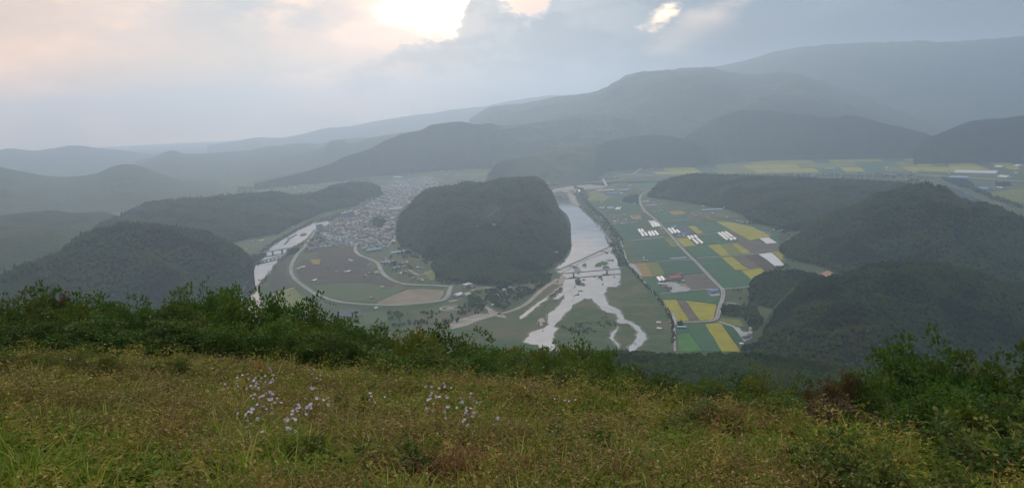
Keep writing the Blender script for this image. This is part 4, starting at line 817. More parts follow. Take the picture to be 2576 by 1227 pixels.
hall(cF, 285, 494, 14, 10, 5, 60, -8, 'red', 'pale', 'small red roofed annex behind the large red barn', 'barn', 'barn')
hall(cF, 140, 612, 16, 9, 4, 60, -8, 'red', 'pale', 'small red roofed house at the left of the farmyard', 'farmhouse', 'house')
hall(cF, 182, 634, 14, 11, 5, 60, -14, 'dark', 'grey', 'farmhouse with a dark hipped roof at the yard entrance', 'farmhouse', 'house')
hall(cF, 326, 552, 7, 6, 3, 60, -8, 'white', 'pale', 'tiny white hut at the right end of the red barn', 'hut', 'hut')
hall(cF, 125, 584, 23, 9, 3, 80, 2, 'white', 'pale', 'low white shed between the tunnels and the farmhouse', 'shed', 'shed')
hall(cF, 612, 668, 22, 15, 7, 90, -16, 'blue', 'pale', 'blue roofed shed in its yard beside the main road', 'shed', 'shed')
hall(c6, 610, 162, 92, 15, 5, 90, -6, 'pale blue', 'pale', 'long pale barn at the edge of the woods behind the fields', 'barn', 'barn')
hall(c6, 697, 150, 8, 8, 9, 90, -6, 'white', 'pale', 'small white tower at the right end of the long pale barn', 'barn', 'barn', True)
hall(cF, 310, 1008, 18, 7, 3, 90, 3, 'pale blue', 'grey', 'small grey shed at the crossroads below the yellow rice', 'shed', 'shed')
hall(c5, 1125, 245, 16, 7, 3, 80, 4, 'green', 'grey', 'low green roofed shed alone in the dark green field', 'shed', 'shed')
hall(cR, 1440, 600, 210, 60, 5, 100, 2, 'white', 'pale', 'very long pale greenhouse hall on the far plain', 'greenhouse_hall', 'greenhouse')
hall(cR, 1675, 636, 62, 40, 5, 100, 10, 'white', 'pale', 'bright white greenhouse block right of the very long one', 'greenhouse_hall', 'greenhouse')
hall(cR, 1630, 552, 50, 30, 5, 100, 6, 'white', 'pale', 'white greenhouse block behind the very long one', 'greenhouse_hall', 'greenhouse')
hall(cR, 1790, 545, 52, 40, 5, 100, 14, 'white', 'pale', 'white greenhouse block at the right edge of the far plain', 'greenhouse_hall', 'greenhouse')
hall(cR, 245, 565, 60, 12, 5, 100, 0, 'white', 'pale', 'single white shed in the dark plot of the far plain', 'shed', 'shed')
hall(cR, 715, 562, 20, 34, 5, 100, 2, 'tan', 'pale', 'pale greenhouse set endwise in the far yellow plain', 'greenhouse_hall', 'greenhouse')
hall(cR, 1300, 640, 90, 30, 6, 100, 2, 'pale blue', 'grey', 'wide blue roofed works beside the highway on the far plain', 'works_building', 'building')
hall(cR, 1515, 735, 60, 30, 7, 100, 14, 'blue', 'grey', 'bright blue roofed works beyond the pond', 'works_building', 'building')
hall(cR, 1640, 728, 40, 18, 7, 100, 14, 'pale blue', 'grey', 'pale blue shed right of the bright blue works', 'works_building', 'building')
hall(cR, 940, 600, 22, 14, 6, 100, 2, 'white', 'pale', 'white house with trees on the bend of the far highway', 'house', 'house')
hall(c4, 800, 512, 66, 26, 6, 100, -4, 'tan', 'pale', 'wide tan roofed works near the far river arm', 'works_building', 'building')
hall(c4, 895, 503, 46, 20, 6, 100, 0, 'white', 'pale', 'pale works building right of the tan roofed one', 'works_building', 'building')
hall(c4, 905, 545, 66, 18, 6, 100, -10, 'blue', 'grey', 'blue roofed works below the tan roofed one', 'works_building', 'building')
hall(c4, 1055, 502, 60, 20, 6, 100, -4, 'pale blue', 'grey', 'pale blue roofed works at the right of the group', 'works_building', 'building')
hall(c4, 985, 558, 40, 12, 5, 100, -10, 'grey', 'grey', 'grey roofed shed below the blue roofed works', 'works_building', 'building')
hall(c4, 1388, 688, 66, 10, 4, 100, -12, 'pale blue', 'pale', 'long pale shed right of the bend in the main road', 'shed', 'shed')
hall(c4, 1325, 640, 34, 9, 4, 100, -3, 'white', 'pale', 'shorter pale shed above the long one', 'shed', 'shed')
# farm works with the white tank
gx, gy = G(*cF(985, 1040)); t = tag(empty('storage_tank', (gx, gy, 0)), 'white round feed tank beside the grey works at the foot of the hill', 'tank')
mb = MB(); mb.tube((0, 0, 0), (0, 0, 7), 3.1, 3.1, 20); mb.build('tank_body', ROOF['white'], t); mb = MB(); mb.tube((0, 0, 7.003), (0, 0, 8.6), 3.2, .5, 20); mb.build('tank_roof', ROOF['white'], t)
hall(cF, 985, 1078, 7, 7, 5, 40, -30, 'white', 'pale', 'small white cube building in front of the white tank', 'shed', 'shed', True)
hall(cF, 940, 1110, 13, 8, 4, 60, -18, 'dark', 'grey', 'dark roofed shed of the grey works, left one', 'shed', 'shed')
hall(cF, 995, 1100, 16, 7, 4, 60, 4, 'dark', 'grey', 'dark roofed shed of the grey works, right one', 'shed', 'shed')
hall(cF, 1018, 1112, 8, 3, 3, 60, 4, 'white', 'pale', 'little white shed at the right corner of the grey works', 'shed', 'shed')
gx, gy = G(*cF(898, 1162)); mb = MB(); mb.tube((0, 0, 0), (0, 0, 1.2), 4.6, 4.4, 20); tag(mb.build('round_basin', ROOF['white'], None, (gx, gy, 0)), 'low round white basin in front of the grey works', 'basin')
gx, gy = G(*c5(1112, 215)); t = tag(empty('round_bale_store', (gx, gy, 0)), 'small white domed store alone in the dark green field', 'store'); mb = MB(); mb.barrel(0, 0, 0, 9, 5, 4, rot_px(c5, 1112, 215, 30, 30)); mb.build('cover', M_vinyl, t)
mb = MB(); mb.box(0, 0, 0, 1.5, 1.5, 2); mb.build('door', M_glass, t)
# white party tents by the river track
for (x, y, lb) in ((740, 1090, 'larger white pointed tent by the river scrub'), (768, 1022, 'smaller white pointed tent near the tree clump')):
    gx, gy = G(*c3(x, y)); t = tag(empty('tent', (gx, gy, 0)), lb, 'tent'); mb = MB(); mb.add([(-4, -4, 2.4), (4, -4, 2.4), (4, 4, 2.4), (-4, 4, 2.4), (0, 0, 5.2)], [[0, 1, 4], [1, 2, 4], [2, 3, 4], [3, 0, 4], [3, 2, 1, 0]]); mb.build('canopy', ROOF['white'], t)
    for a in (-1, 1):
        for b in (-1, 1): mb = MB(); mb.tube((3.8 * a, 3.8 * b, 0), (3.8 * a, 3.8 * b, 2.4), .08, .08, 5); mb.build('pole', M_conc, t)

# polytunnels
def tunnel(cf, a, b, W, label, group, m_=None, Hh=None):
    p, q = G(*cf(*a)), G(*cf(*b)); L = math.dist(p, q); rz = math.atan2(q[1] - p[1], q[0] - p[0]); Hh = Hh or W * .5
    t = tag(empty('polytunnel', ((p[0] + q[0]) / 2, (p[1] + q[1]) / 2, 0), rz), label, 'greenhouse', group)
    mb = MB(); mb.barrel(0, 0, .5, L, W, Hh, 0, 0, 12, False); mb.build('cover', m_ or M_vinyl, t)
    for s_ in (-1, 1):
        mb = MB(); n = 12; v = [(s_ * (L / 2 - .15), math.cos(math.pi * i / n) * W / 2 * .99, .5 + math.sin(math.pi * i / n) ** .8 * Hh * .99) for i in range(n + 1)]
        mb.add(v, [list(range(n + 1))]); e = mb.build('end_wall', M_greyvinyl, t); mb = MB(); mb.box(s_ * (L / 2), 0, .5, .1, 2.0, 2.2); mb.build('door', M_dconc, e)
gA = 'white tunnels in the dark green field left of the main road'
for (a, b, lb) in (((1243, 980), (1272, 1022), 'far half of the leftmost white tunnel'), ((1276, 1026), (1308, 1070), 'near half of the leftmost white tunnel'), ((1280, 980), (1308, 1018), 'far half of the second white tunnel from the left'), ((1318, 1022), (1352, 1062), 'near half of the second white tunnel from the left'),
                   ((1368, 1010), (1402, 1066), 'left one of the three tunnels right of the divided pair'), ((1404, 1006), (1442, 1062), 'middle one of the three tunnels right of the divided pair'), ((1442, 1000), (1486, 1056), 'right one of the three tunnels right of the divided pair')):
    tunnel(c4, a, b, 9.5, lb, gA)
for (a, b, lb) in (((1402, 914), (1438, 956), 'left one of the three short tunnels touching the main road'), ((1436, 910), (1473, 950), 'middle one of the three short tunnels touching the main road'), ((1468, 904), (1505, 946), 'right one of the three short tunnels touching the main road')):
    tunnel(c4, a, b, 9.5, lb, 'short white tunnels touching the main road')
for (a, b, lb) in (((1612, 970), (1668, 1034), 'left one of the three tunnels beside the dark netting'), ((1652, 966), (1706, 1028), 'middle one of the three tunnels beside the dark netting'), ((1710, 988), (1752, 1026), 'short right one of the three tunnels beside the dark netting')):
    tunnel(c4, a, b, 9.5, lb, 'white tunnels beside the dark netting')
for (a, b, lb) in (((374, 115), (406, 148), 'leftmost short tunnel by the square yellow plot'), ((405, 112), (432, 138), 'middle short tunnel in the back row by the yellow plot'), ((438, 108), (468, 135), 'right short tunnel in the back row by the yellow plot'), ((425, 146), (478, 192), 'left one of the two longer tunnels by the yellow plot'), ((467, 141), (522, 187), 'right one of the two longer tunnels by the yellow plot')):
    tunnel(cF, a, b, 9, lb, 'white tunnels by the square yellow plot')
for (a, b, lb) in (((675, 82), (765, 153), 'left long tunnel of the right hand group'), ((708, 77), (782, 132), 'middle long tunnel of the right hand group'), ((788, 136), (814, 155), 'short piece at the near end of the middle tunnel'), ((742, 72), (816, 124), 'right long tunnel of the right hand group'), ((822, 130), (850, 148), 'short piece at the near end of the right tunnel')):
    tunnel(cF, a, b, 9, lb, 'white tunnels of the right hand group below the long yellow field')
tunnel(cF, (78, 520), (110, 558), 9, 'left of the two tunnels behind the red farm', 'tunnels at the red roofed farm'); tunnel(cF, (112, 514), (148, 552), 9, 'right of the two tunnels behind the red farm', 'tunnels at the red roofed farm')
tunnel(cF, (197, 338), (358, 326), 8, 'single long grey tunnel left of the main road', None, M_greyvinyl)
for (a, b, W, lb) in (((755, 712), (828, 712), 8, 'narrow pale tunnel above the hamlet'), ((857, 716), (940, 714), 11, 'broad pale tunnel above the hamlet'), ((958, 738), (985, 710), 9, 'left of the two slanting tunnels above the hamlet'), ((988, 740), (1018, 710), 9, 'right of the two slanting tunnels above the hamlet'), ((500, 500), (525, 520), 12, 'white tunnel by the sand bar at the far river bend')):
    tunnel(c4, a, b, W, lb, 'pale tunnels above the hamlet')
sheet('covered_field', [gp(c4, [(1357, 872), (1440, 866), (1466, 900), (1396, 908)])], .9, FM['plastic'], 'small pale plastic plot touching the main road')

# scattered single houses, grouped by where they stand
SZ = {9: 'small', 12: 'mid-sized', 17: 'wide', 24: 'long'}
def hamlet(cf, lst, where, group, z=0):
    r = random.Random(len(where))
    for (x, y, w, roof) in lst:
        gx, gy = G(*cf(x, y)); d = 8 if w < 15 else 10; k = (where, w, roof); USED[k] = USED.get(k, 0) + 1
        simple_house(gx, gy, w, d, 3.2 if w < 20 else 4, rot_px(cf, x, y, 50, r.choice([-10, -14, 6, -30])), roof, r.choice(['pale', 'cream', 'grey']), False, f'{SZ[w]} {roof} roofed house {where}', group, z)
hamlet(c4, [(940, 832, 12, 'blue'), (950, 885, 17, 'white'), (985, 852, 9, 'grey'), (990, 880, 9, 'pale blue'), (1031, 912, 9, 'white'), (1064, 910, 9, 'grey'), (1105, 906, 17, 'grey'), (1082, 857, 12, 'white'), (1085, 882, 12, 'grey'), (1060, 800, 9, 'tan'), (1145, 822, 17, 'tan'), (1095, 795, 9, 'brown'), (1210, 845, 9, 'white'), (1238, 840, 9, 'tan'), (1240, 862, 12, 'grey'), (1205, 770, 9, 'grey'), (1180, 865, 9, 'dark'), (843, 757, 12, 'grey'), (1045, 832, 9, 'dark')], 'in the hamlet left of the main road', 'houses of the hamlet left of the main road')
hamlet(c4, [(1432, 766, 12, 'white'), (1482, 770, 12, 'tan'), (1490, 750, 17, 'grey'), (1576, 782, 9, 'grey'), (1520, 748, 9, 'pale blue'), (1298, 764, 9, 'white'), (1335, 606, 9, 'white'), (1400, 606, 12, 'grey'), (1480, 634, 17, 'blue'), (1510, 676, 12, 'pale blue'), (1560, 655, 9, 'blue'), (1360, 610, 9, 'grey'), (1430, 650, 9, 'grey'), (1185, 657, 9, 'white'), (1520, 975, 9, 'white'), (1370, 600, 9, 'tan'), (1675, 950, 17, 'pale blue'), (1810, 1040, 12, 'blue'), (1740, 1055, 12, 'grey'), (1790, 1058, 9, 'white')], 'strung along the main road', 'houses strung along the main road')
hamlet(c4, [(575, 502, 12, 'white'), (582, 530, 12, 'tan'), (612, 518, 9, 'tan'), (770, 640, 17, 'grey'), (812, 628, 17, 'tan'), (790, 652, 12, 'white'), (735, 525, 12, 'grey'), (920, 455, 12, 'tan'), (970, 430, 9, 'white'), (1140, 436, 17, 'pale blue'), (1170, 465, 12, 'grey'), (1100, 470, 9, 'grey'), (1125, 450, 24, 'grey'), (1180, 440, 9, 'brown'), (690, 590, 9, 'white'), (540, 470, 9, 'grey'), (560, 575, 9, 'grey'), (1035, 535, 17, 'white'), (1405, 468, 9, 'white'), (1510, 448, 9, 'white')], 'around the works by the far river arm', 'houses around the works by the far river arm')
hamlet(c4, [(800, 235, 17, 'white'), (742, 262, 12, 'white'), (720, 275, 12, 'grey'), (850, 312, 24, 'white'), (785, 315, 9, 'pale blue'), (1200, 206, 24, 'grey'), (1190, 108, 17, 'white'), (1190, 118, 9, 'grey'), (1300, 262, 24, 'grey'), (1355, 258, 24, 'pale blue'), (1392, 228, 24, 'grey'), (1270, 196, 17, 'white'), (1150, 215, 12, 'grey'), (1420, 205, 12, 'grey'), (1100, 150, 9, 'grey'), (1240, 130, 9, 'white'), (1000, 260, 9, 'grey'), (555, 362, 17, 'white'), (620, 372, 12, 'white'), (590, 368, 9, 'tan'), (690, 352, 17, 'grey'), (1350, 118, 12, 'grey'), (640, 320, 9, 'grey'), (370, 400, 9, 'grey'), (430, 395, 9, 'tan'), (300, 415, 12, 'white')], 'in the far village by the highway fork', 'houses of the far village by the highway fork')
hamlet(c3, [(280, 690, 12, 'white'), (285, 672, 9, 'grey'), (238, 672, 9, 'white'), (250, 622, 9, 'grey'), (388, 655, 9, 'tan'), (228, 752, 9, 'tan'), (325, 820, 9, 'white'), (132, 790, 9, 'white'), (15, 795, 17, 'grey'), (75, 825, 17, 'blue'), (108, 822, 17, 'brown'), (45, 832, 12, 'pale blue'), (90, 870, 12, 'white'), (125, 858, 12, 'grey'), (185, 900, 9, 'brown'), (222, 908, 12, 'brown'), (240, 918, 12, 'tan'), (215, 828, 12, 'pale blue'), (240, 835, 9, 'grey'), (170, 912, 9, 'dark'), (104, 798, 12, 'grey'), (100, 628, 12, 'white'), (75, 634, 12, 'cream' if False else 'white'), (865, 968, 9, 'grey'), (820, 985, 9, 'white')], 'at the left foot of the big wooded hill', 'houses at the left foot of the big wooded hill')
hamlet(c3, [(612, 702, 12, 'white'), (797, 692, 12, 'tan'), (705, 694, 9, 'grey'), (678, 612, 9, 'white'), (745, 604, 9, 'white'), (718, 604, 9, 'tan'), (1188, 778, 9, 'grey')], 'in a clearing on the big wooded hill', 'huts in the clearings of the big wooded hill', 26)
hamlet(c2, [(790, 776, 12, 'white'), (806, 782, 9, 'white'), (775, 856, 17, 'white'), (752, 860, 12, 'tan'), (422, 838, 12, 'white'), (455, 826, 17, 'white'), (538, 918, 17, 'white'), (688, 860, 9, 'grey'), (915, 812, 12, 'blue'), (1030, 762, 12, 'brown'), (1040, 775, 9, 'tan'), (895, 884, 12, 'grey'), (970, 862, 17, 'tan'), (985, 870, 12, 'brown'), (930, 868, 9, 'grey'), (1020, 965, 12, 'tan'), (968, 1113, 9, 'white'), (940, 1042, 9, 'grey'), (165, 640, 24, 'tan'), (110, 648, 17, 'grey'), (165, 652, 12, 'grey'), (385, 542, 12, 'white'), (20, 720, 9, 'grey')], 'on the open ground of the levee loop and bridges', 'sheds and houses on the open ground by the levee loop')
hamlet(cR, [(940, 520, 24, 'white'), (980, 612, 17, 'dark'), (1340, 497, 17, 'white'), (1505, 492, 24, 'white'), (1770, 600, 24, 'white'), (1215, 602, 17, 'white'), (1780, 508, 24, 'pale blue'), (1730, 775, 17, 'tan'), (1600, 900, 12, 'white'), (35, 472, 24, 'grey'), (225, 470, 24, 'white'), (330, 475, 24, 'grey'), (745, 584, 12, 'white'), (1055, 452, 24, 'tan'), (1200, 458, 24, 'grey'), (1400, 462, 17, 'grey'), (1810, 512, 17, 'white'), (870, 655, 24, 'white'), (565, 640, 9, 'grey'), (790, 652, 17, 'tan')], 'on the far right plain', 'houses scattered on the far right plain')
hamlet(c6, [(550, 135, 12, 'tan'), (510, 115, 9, 'white'), (470, 188, 9, 'white'), (495, 202, 17, 'green'), (710, 215, 12, 'white'), (790, 240, 17, 'grey'), (820, 245, 12, 'tan'), (850, 250, 9, 'white'), (1040, 302, 12, 'white'), (1075, 308, 9, 'grey'), (1100, 305, 9, 'white'), (1110, 608, 9, 'white'), (1160, 594, 17, 'tan'), (1140, 598, 12, 'brown'), (1185, 598, 9, 'tan'), (400, 330, 17, 'blue'), (345, 285, 12, 'blue'), (1395, 640, 17, 'tan'), (242, 995, 9, 'white'), (238, 953, 9, 'white'), (610, 185, 12, 'white')], 'at the edge of the woods and fields', 'houses along the edge of the woods')
hamlet(c1, [(315, 600, 24, 'white'), (300, 606, 17, 'tan'), (885, 549, 24, 'white'), (940, 546, 24, 'tan'), (985, 568, 24, 'grey'), (1010, 572, 24, 'white'), (710, 578, 17, 'white'), (575, 573, 12, 'white'), (240, 548, 17, 'grey'), (965, 556, 17, 'white'), (1040, 560, 17, 'tan'), (660, 612, 12, 'white'), (480, 590, 12, 'grey'), (800, 560, 12, 'grey'), (1620, 445, 24, 'white'), (1680, 460, 24, 'white')], 'in the far left valley', 'buildings in the far left valley')
hamlet(c2, [(185, 288, 24, 'white'), (170, 290, 24, 'tan'), (210, 286, 17, 'white'), (280, 288, 17, 'white'), (400, 266, 24, 'white'), (420, 263, 24, 'grey'), (440, 294, 24, 'white'), (510, 268, 24, 'white'), (535, 267, 24, 'tan'), (570, 265, 24, 'white'), (645, 243, 24, 'white'), (660, 241, 24, 'white'), (750, 232, 24, 'white'), (540, 245, 17, 'grey'), (150, 268, 12, 'white'), (330, 270, 12, 'grey'), (170, 205, 24, 'tan'), (820, 228, 24, 'tan'), (12, 285, 17, 'white')], 'behind the long ridge left of the town', 'buildings behind the long ridge left of the town')
hamlet(cM, [(1620, 268, 24, 'white'), (1600, 270, 17, 'tan'), (1870, 260, 24, 'tan'), (1520, 268, 24, 'white'), (1745, 222, 24, 'tan'), (1440, 322, 24, 'white'), (1420, 322, 24, 'grey'), (1520, 342, 24, 'white'), (1700, 310, 17, 'grey'), (1760, 306, 17, 'tan'), (1080, 290, 24, 'white'), (1100, 345, 24, 'tan'), (1155, 318, 24, 'white'), (1190, 318, 24, 'white'), (1260, 305, 17, 'white')], 'on the flat behind the town', 'buildings on the flat behind the town')
# the town itself
town = [(490, 672), (600, 588), (700, 512), (760, 470), (850, 425), (960, 345), (1000, 262), (1120, 215), (1300, 190), (1420, 205), (1400, 270), (1240, 350), (1140, 430), (1095, 490), (1112, 560), (1085, 610), (1040, 690), (900, 702), (820, 690), (700, 680), (600, 690)]
TP = [G(*c2(*p)) for p in town]
def inside(x, y, poly):
    c_ = False; j = len(poly) - 1
    for i in range(len(poly)):
        xi, yi = poly[i]; xj, yj = poly[j]
        if (yi > y) != (yj > y) and x < (xj - xi) * (y - yi) / (yj - yi) + xi: c_ = not c_
        j = i
    return c_
r = random.Random(5); spots = []; th = math.radians(32)
xs_ = [p[0] for p in TP]; ys_ = [p[1] for p in TP]
for i in range(-150, 150):
    for j in range(-150, 150):
        if i % 5 == 0 or j % 7 == 0: continue                # streets
        lx, ly = i * 17 + r.uniform(-3, 3), j * 19 + r.uniform(-3, 3)
        x = lx * math.cos(th) - ly * math.sin(th) + (min(xs_) + max(xs_)) / 2; y = lx * math.sin(th) + ly * math.cos(th) + (min(ys_) + max(ys_)) / 2
        if inside(x, y, TP) and vn(x / 60, y / 60, 7) > .22 and r.random() < .9: spots.append((math.hypot(x, y), x, y))
spots.sort()
APT = [(o.location.x, o.location.y) for o in bpy.data.objects if o.name.startswith(('apartment', 'hall', 'school'))]
spots = [s for s in spots if min(math.dist(s[1:], a) for a in APT) > 24]
ZN = [('the lone riverside tower', cA(180, 1100)), ('the long low cream block', cA(700, 975)), ('the big grey slab', cA(880, 755)), ('the long red roofed block', cA(1290, 645)), ('the two white blocks', cA(1300, 960)), ('the upper riverside tower', cA(1235, 500)), ('the green roofed building', c2(740, 622)), ('the large white roofed hall', c2(1108, 425)), ('the brick school', c2(1095, 655)), ('the dark roofed bridge hall', c2(520, 705)), ('the town road bend', c2(830, 700))]
ZP = [(z_, G(*p)) for z_, p in ZN]
def rel(x, y):
    z_, p = min(ZP, key=lambda q: math.dist(q[1], (x, y))); dx, dy = x - p[0], y - p[1]
    return ('right of ' if dx > 0 else 'left of ') + z_ if abs(dx) > abs(dy) else ('behind ' if dy > 0 else 'in front of ') + z_
cols = ['grey'] * 6 + ['dark'] * 3 + ['white'] * 4 + ['brown'] * 2 + ['tan'] * 3 + ['pale blue'] * 2 + ['green', 'red', 'blue']
stuff = MB(); nh = 0; tcols = ['grey', 'dark', 'white', 'brown', 'tan', 'pale blue', 'green', 'red', 'blue']
for k, (D, x, y) in enumerate(spots):
    roof = r.choice(cols); flat = r.random() < .55; w = r.choice([9, 12, 12, 14, 17]); d = r.choice([8, 10, 11]); h = r.choice([3.2, 3.5, 6.5, 6.5, 9.5]) if flat else r.choice([3.2, 3.5]); wall = r.choice(['pale', 'cream', 'grey', 'brick', 'pale']); rz = th + r.choice([0, math.pi / 2]) + r.uniform(-.08, .08)
    if nh < 125:
        zn_ = rel(x, y)
        hw = 'three storey' if h > 9 else 'two storey' if h > 6 else 'low'
        simple_house(x, y, w, d, h, rz, roof, wall, flat, f'{hw} {"flat" if flat else "gabled"} {roof} roofed house {zn_}', 'houses of the river town'); nh += 1
    else:
        stuff.box(x, y, -1, w, d, h + 1, rz, 9 + ['pale', 'cream', 'grey', 'brick'].index(wall))
        if flat: stuff.box(x, y, h, w + .5, d + .5, .4, rz, tcols.index(roof))
        else: stuff.gable(x, y, h + .01, w + 1, d + 1, d * .24, rz, tcols.index(roof))
tag(stuff.build('town_houses', [ROOF[c_] for c_ in tcols] + [WALL[w] for w in ('pale', 'cream', 'grey', 'brick')]), 'dense quarter of grey, white and brown roofs of the town beyond the nearest houses', 'town houses', kind='stuff')

# bridges over the narrow river
def bridge(cf, a, b, z, W, piers, label, pw=3, pd=None, name='bridge'):
    p, q = G(*cf(*a), z), G(*cf(*b), z); L = math.dist(p, q); rz = math.atan2(q[1] - p[1], q[0] - p[0])
    t = tag(empty(name, ((p[0] + q[0]) / 2, (p[1] + q[1]) / 2, 0), rz), label, 'bridge')
    mb = MB(); mb.box(0, 0, z - 1.2, L, W, 1.2); mb.build('deck', M_conc, t)
    for s_ in (-1, 1): mb = MB(); mb.box(0, s_ * (W / 2 - .15), z + .003, L, .25, 1.0); mb.build('railing', M_track, t)
    for (x, y) in piers:
        g = G(*cf(x, y), z); u_ = math.dist(p, g) - L / 2; mb = MB(); mb.box(u_, 0, -.5, pw, pd or W * .8, z - .703); mb.build('pier', M_dconc, t)
    return t
bridge(c2, (88, 732), (452, 672), 9, 9, [(195, 714), (245, 706), (310, 695), (350, 688), (400, 681)], 'longer concrete road bridge over the narrow river, the farther one')
bridge(c2, (140, 782), (338, 735), 5, 6, [(165, 776), (180, 772), (203, 767), (230, 760), (258, 754), (285, 747), (315, 740)], 'lower narrow bridge on close piers, nearer than the long bridge', pw=2)
t = bridge(c5, (158, 384), (945, 318), 8, 3, [(372, 362), (717, 332)], 'slim footbridge crossing below the weir to the levee', pw=3, pd=4, name='footbridge')
for (x, y) in ((372, 362), (717, 332)):
    g = G(*c5(x, y), 8); p = Vector((g[0], g[1], 0)); lc = t.matrix_basis.inverted() @ p
    mb = MB(); mb.prism([(lc.x + math.cos(a) * 12, lc.y + math.sin(a) * 7) for a in [k * 6.283 / 14 for k in range(14)]], 7.3, 8.1); mb.build('viewing_platform', M_conc, t)
# weir
wl = [G(*c5(*p), 2.0) for p in ((183, 352), (330, 286), (500, 208), (660, 134), (800, 74))]
t = tag(empty('weir', (0, 0, 0)), 'long straight concrete weir slanting across the big river', 'weir')
mb = MB(); L, Rr = ribbon(wl, 5, 0); mb.add([(*p, 2.2) for p in L] + [(*p, 2.2) for p in Rr] + [(*p, -.5) for p in L] + [(*p, -.5) for p in Rr], [[5 + i, 6 + i, 1 + i, i] for i in range(4)] + [[15 + i, 16 + i, 6 + i, 5 + i] for i in range(4)] + [[i, i + 1, 11 + i, 10 + i] for i in range(4)]); mb.build('crest_wall', M_dconc, t)
mb = MB(); mb.prism(gp(c5, [(190, 355), (330, 294), (660, 142), (790, 84), (822, 112), (740, 150), (660, 182), (560, 215), (440, 270), (350, 330), (236, 378)]), -.5, 1.0); mb.build('apron', pmat('weir_apron', (.25, .25, .25), (.15, .155, .15), .06, .7, .3), t)
for a, b in (((328, 288), (420, 305)), ((655, 135), (735, 152))):
    p, q = G(*c5(*a), 3), G(*c5(*b), 3); mb = MB(); mb.box((p[0] + q[0]) / 2, (p[1] + q[1]) / 2, -.5, math.dist(p, q), 4, 3.6, math.atan2(q[1] - p[1], q[0] - p[0])); mb.build('fishway_wall', M_dconc, t)
# highway bridge over the far river arm
bridge(c4, (800, 350), (848, 440), 7, 16, [(815, 378), (830, 408)], 'short bridge over the far river arm below the highway fork', pw=3)
# ---------------------------------------------------------------- woods: instanced crowns, one stuff object for each hill
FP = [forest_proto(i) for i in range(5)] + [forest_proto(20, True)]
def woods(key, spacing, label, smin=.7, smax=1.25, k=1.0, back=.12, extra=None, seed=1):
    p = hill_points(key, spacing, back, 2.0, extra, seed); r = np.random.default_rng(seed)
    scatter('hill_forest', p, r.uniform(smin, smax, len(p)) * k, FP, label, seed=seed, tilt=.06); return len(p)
CLEAR = []
for (x, y, rx, ry) in ((705, 606, 95, 26), (790, 692, 55, 12), (612, 700, 25, 8), (690, 640, 30, 10)):
    gx, gy = G(*c3(x, y)); gx2, _ = G(*c3(x + rx, y)); _, gy2 = G(*c3(x, y - ry)); CLEAR.append((gx, gy, abs(gx2 - gx), abs(gy2 - gy)))
def clear(x, y):
    ok = np.ones_like(x, bool)
    for a, b, c_, d in CLEAR: ok &= ((x - a) / c_) ** 2 + ((y - b) / d) ** 2 > 1
    return ok
n1 = woods('K', 8.2, 'dense woods covering the big hill in the middle', k=1.45, extra=clear, seed=2)
n2 = woods('A', 9.0, 'dense woods covering the rounded hill at lower left', k=1.5, seed=3)
n3 = woods('R2', 8.5, 'dense woods covering the pointed hill at the right', k=1.5, seed=4)
n4 = woods('R3', 6.5, 'dark trees covering the small knoll', k=1.25, back=.5, seed=5)
n5 = woods('R4', 6.2, 'green woods covering the near spur at lower right', smin=.55, smax=1.15, k=1.2, seed=6)
n6 = woods('R1', 10, 'woods covering the ridge behind the farm fields', k=1.7, seed=7)
n7 = woods('D', 11, 'woods covering the long ridge left of the town', k=1.9, seed=8)
# our own slope
r = np.random.default_rng(9)
gx, gy = np.meshgrid(np.arange(-60, 1100, 5.6), np.arange(60, 1250, 5.6)); gx = gx.ravel() + r.uniform(-2.6, 2.6, gx.size); gy = gy.ravel() + r.uniform(-2.6, 2.6, gy.size)
az = np.degrees(np.arctan2(gx, gy)); D = np.hypot(gx, gy); ok = (az > 1) & (az < 42) & (D > 60) & (D < 1260) & ((D > 330) | (r.random(len(D)) < .8)); gx, gy = gx[ok], gy[ok]
zz = zn(gx, gy); ok = zz > 3
scatter('slope_forest', np.stack([gx, gy, zz - .5], -1)[ok], (r.uniform(.55, 1.1, len(gx)) * .92)[ok], FP[:5], 'leafy woods on the steep slope below the viewpoint', seed=11, tilt=.08)
print('forest', n1, n2, n3, n4, n5, n6, n7, ok.sum())
# valley floor trees: river banks, levee rows, clumps at the foot of the hills
def along(cf, line, w, sp, s0, s1, seed):
    r = random.Random(seed); pts = gp(cf, line); out = []
    for a, b in zip(pts, pts[1:]):
        L = math.dist(a, b)
        for k in range(max(1, int(L / sp * max(1, w / sp)))):
            t = r.random(); out.append((a[0] + (b[0] - a[0]) * t + r.uniform(-w, w) / 2, a[1] + (b[1] - a[1]) * t + r.uniform(-w, w) / 2, 0, r.uniform(s0, s1)))
    return out
def area(cf, poly, sp, s0, s1, seed, dens=1.0):
    P_ = gp(cf, poly); r = random.Random(seed); xs = [p[0] for p in P_]; ys = [p[1] for p in P_]; out = []
    n = int((max(xs) - min(xs)) * (max(ys) - min(ys)) / sp ** 2)
    for k in range(n):
        x, y = r.uniform(min(xs), max(xs)), r.uniform(min(ys), max(ys))
        if inside(x, y, P_) and (dens >= 1 or vn(x / 25, y / 25, seed) < dens): out.append((x, y, 0, r.uniform(s0, s1)))
    return out
T = []
T += along(c6, [(5, 540), (60, 590), (100, 640), (160, 700), (220, 765), (262, 815), (300, 870), (318, 920), (336, 990), (338, 1090)], 8, 5, .3, .65, 1)
T += along(c4, [(440, 500), (520, 600), (590, 700), (700, 800), (790, 900), (870, 1010), (930, 1100), (980, 1200)], 50, 14, .3, .8, 2)
T += along(c4, [(560, 590), (700, 740), (830, 860), (950, 1020), (1030, 1120)], 20, 10, .4, .9, 22)
T += along(c5, [(800, 60), (860, 190), (900, 300)], 30, 9, .4, .9, 3)
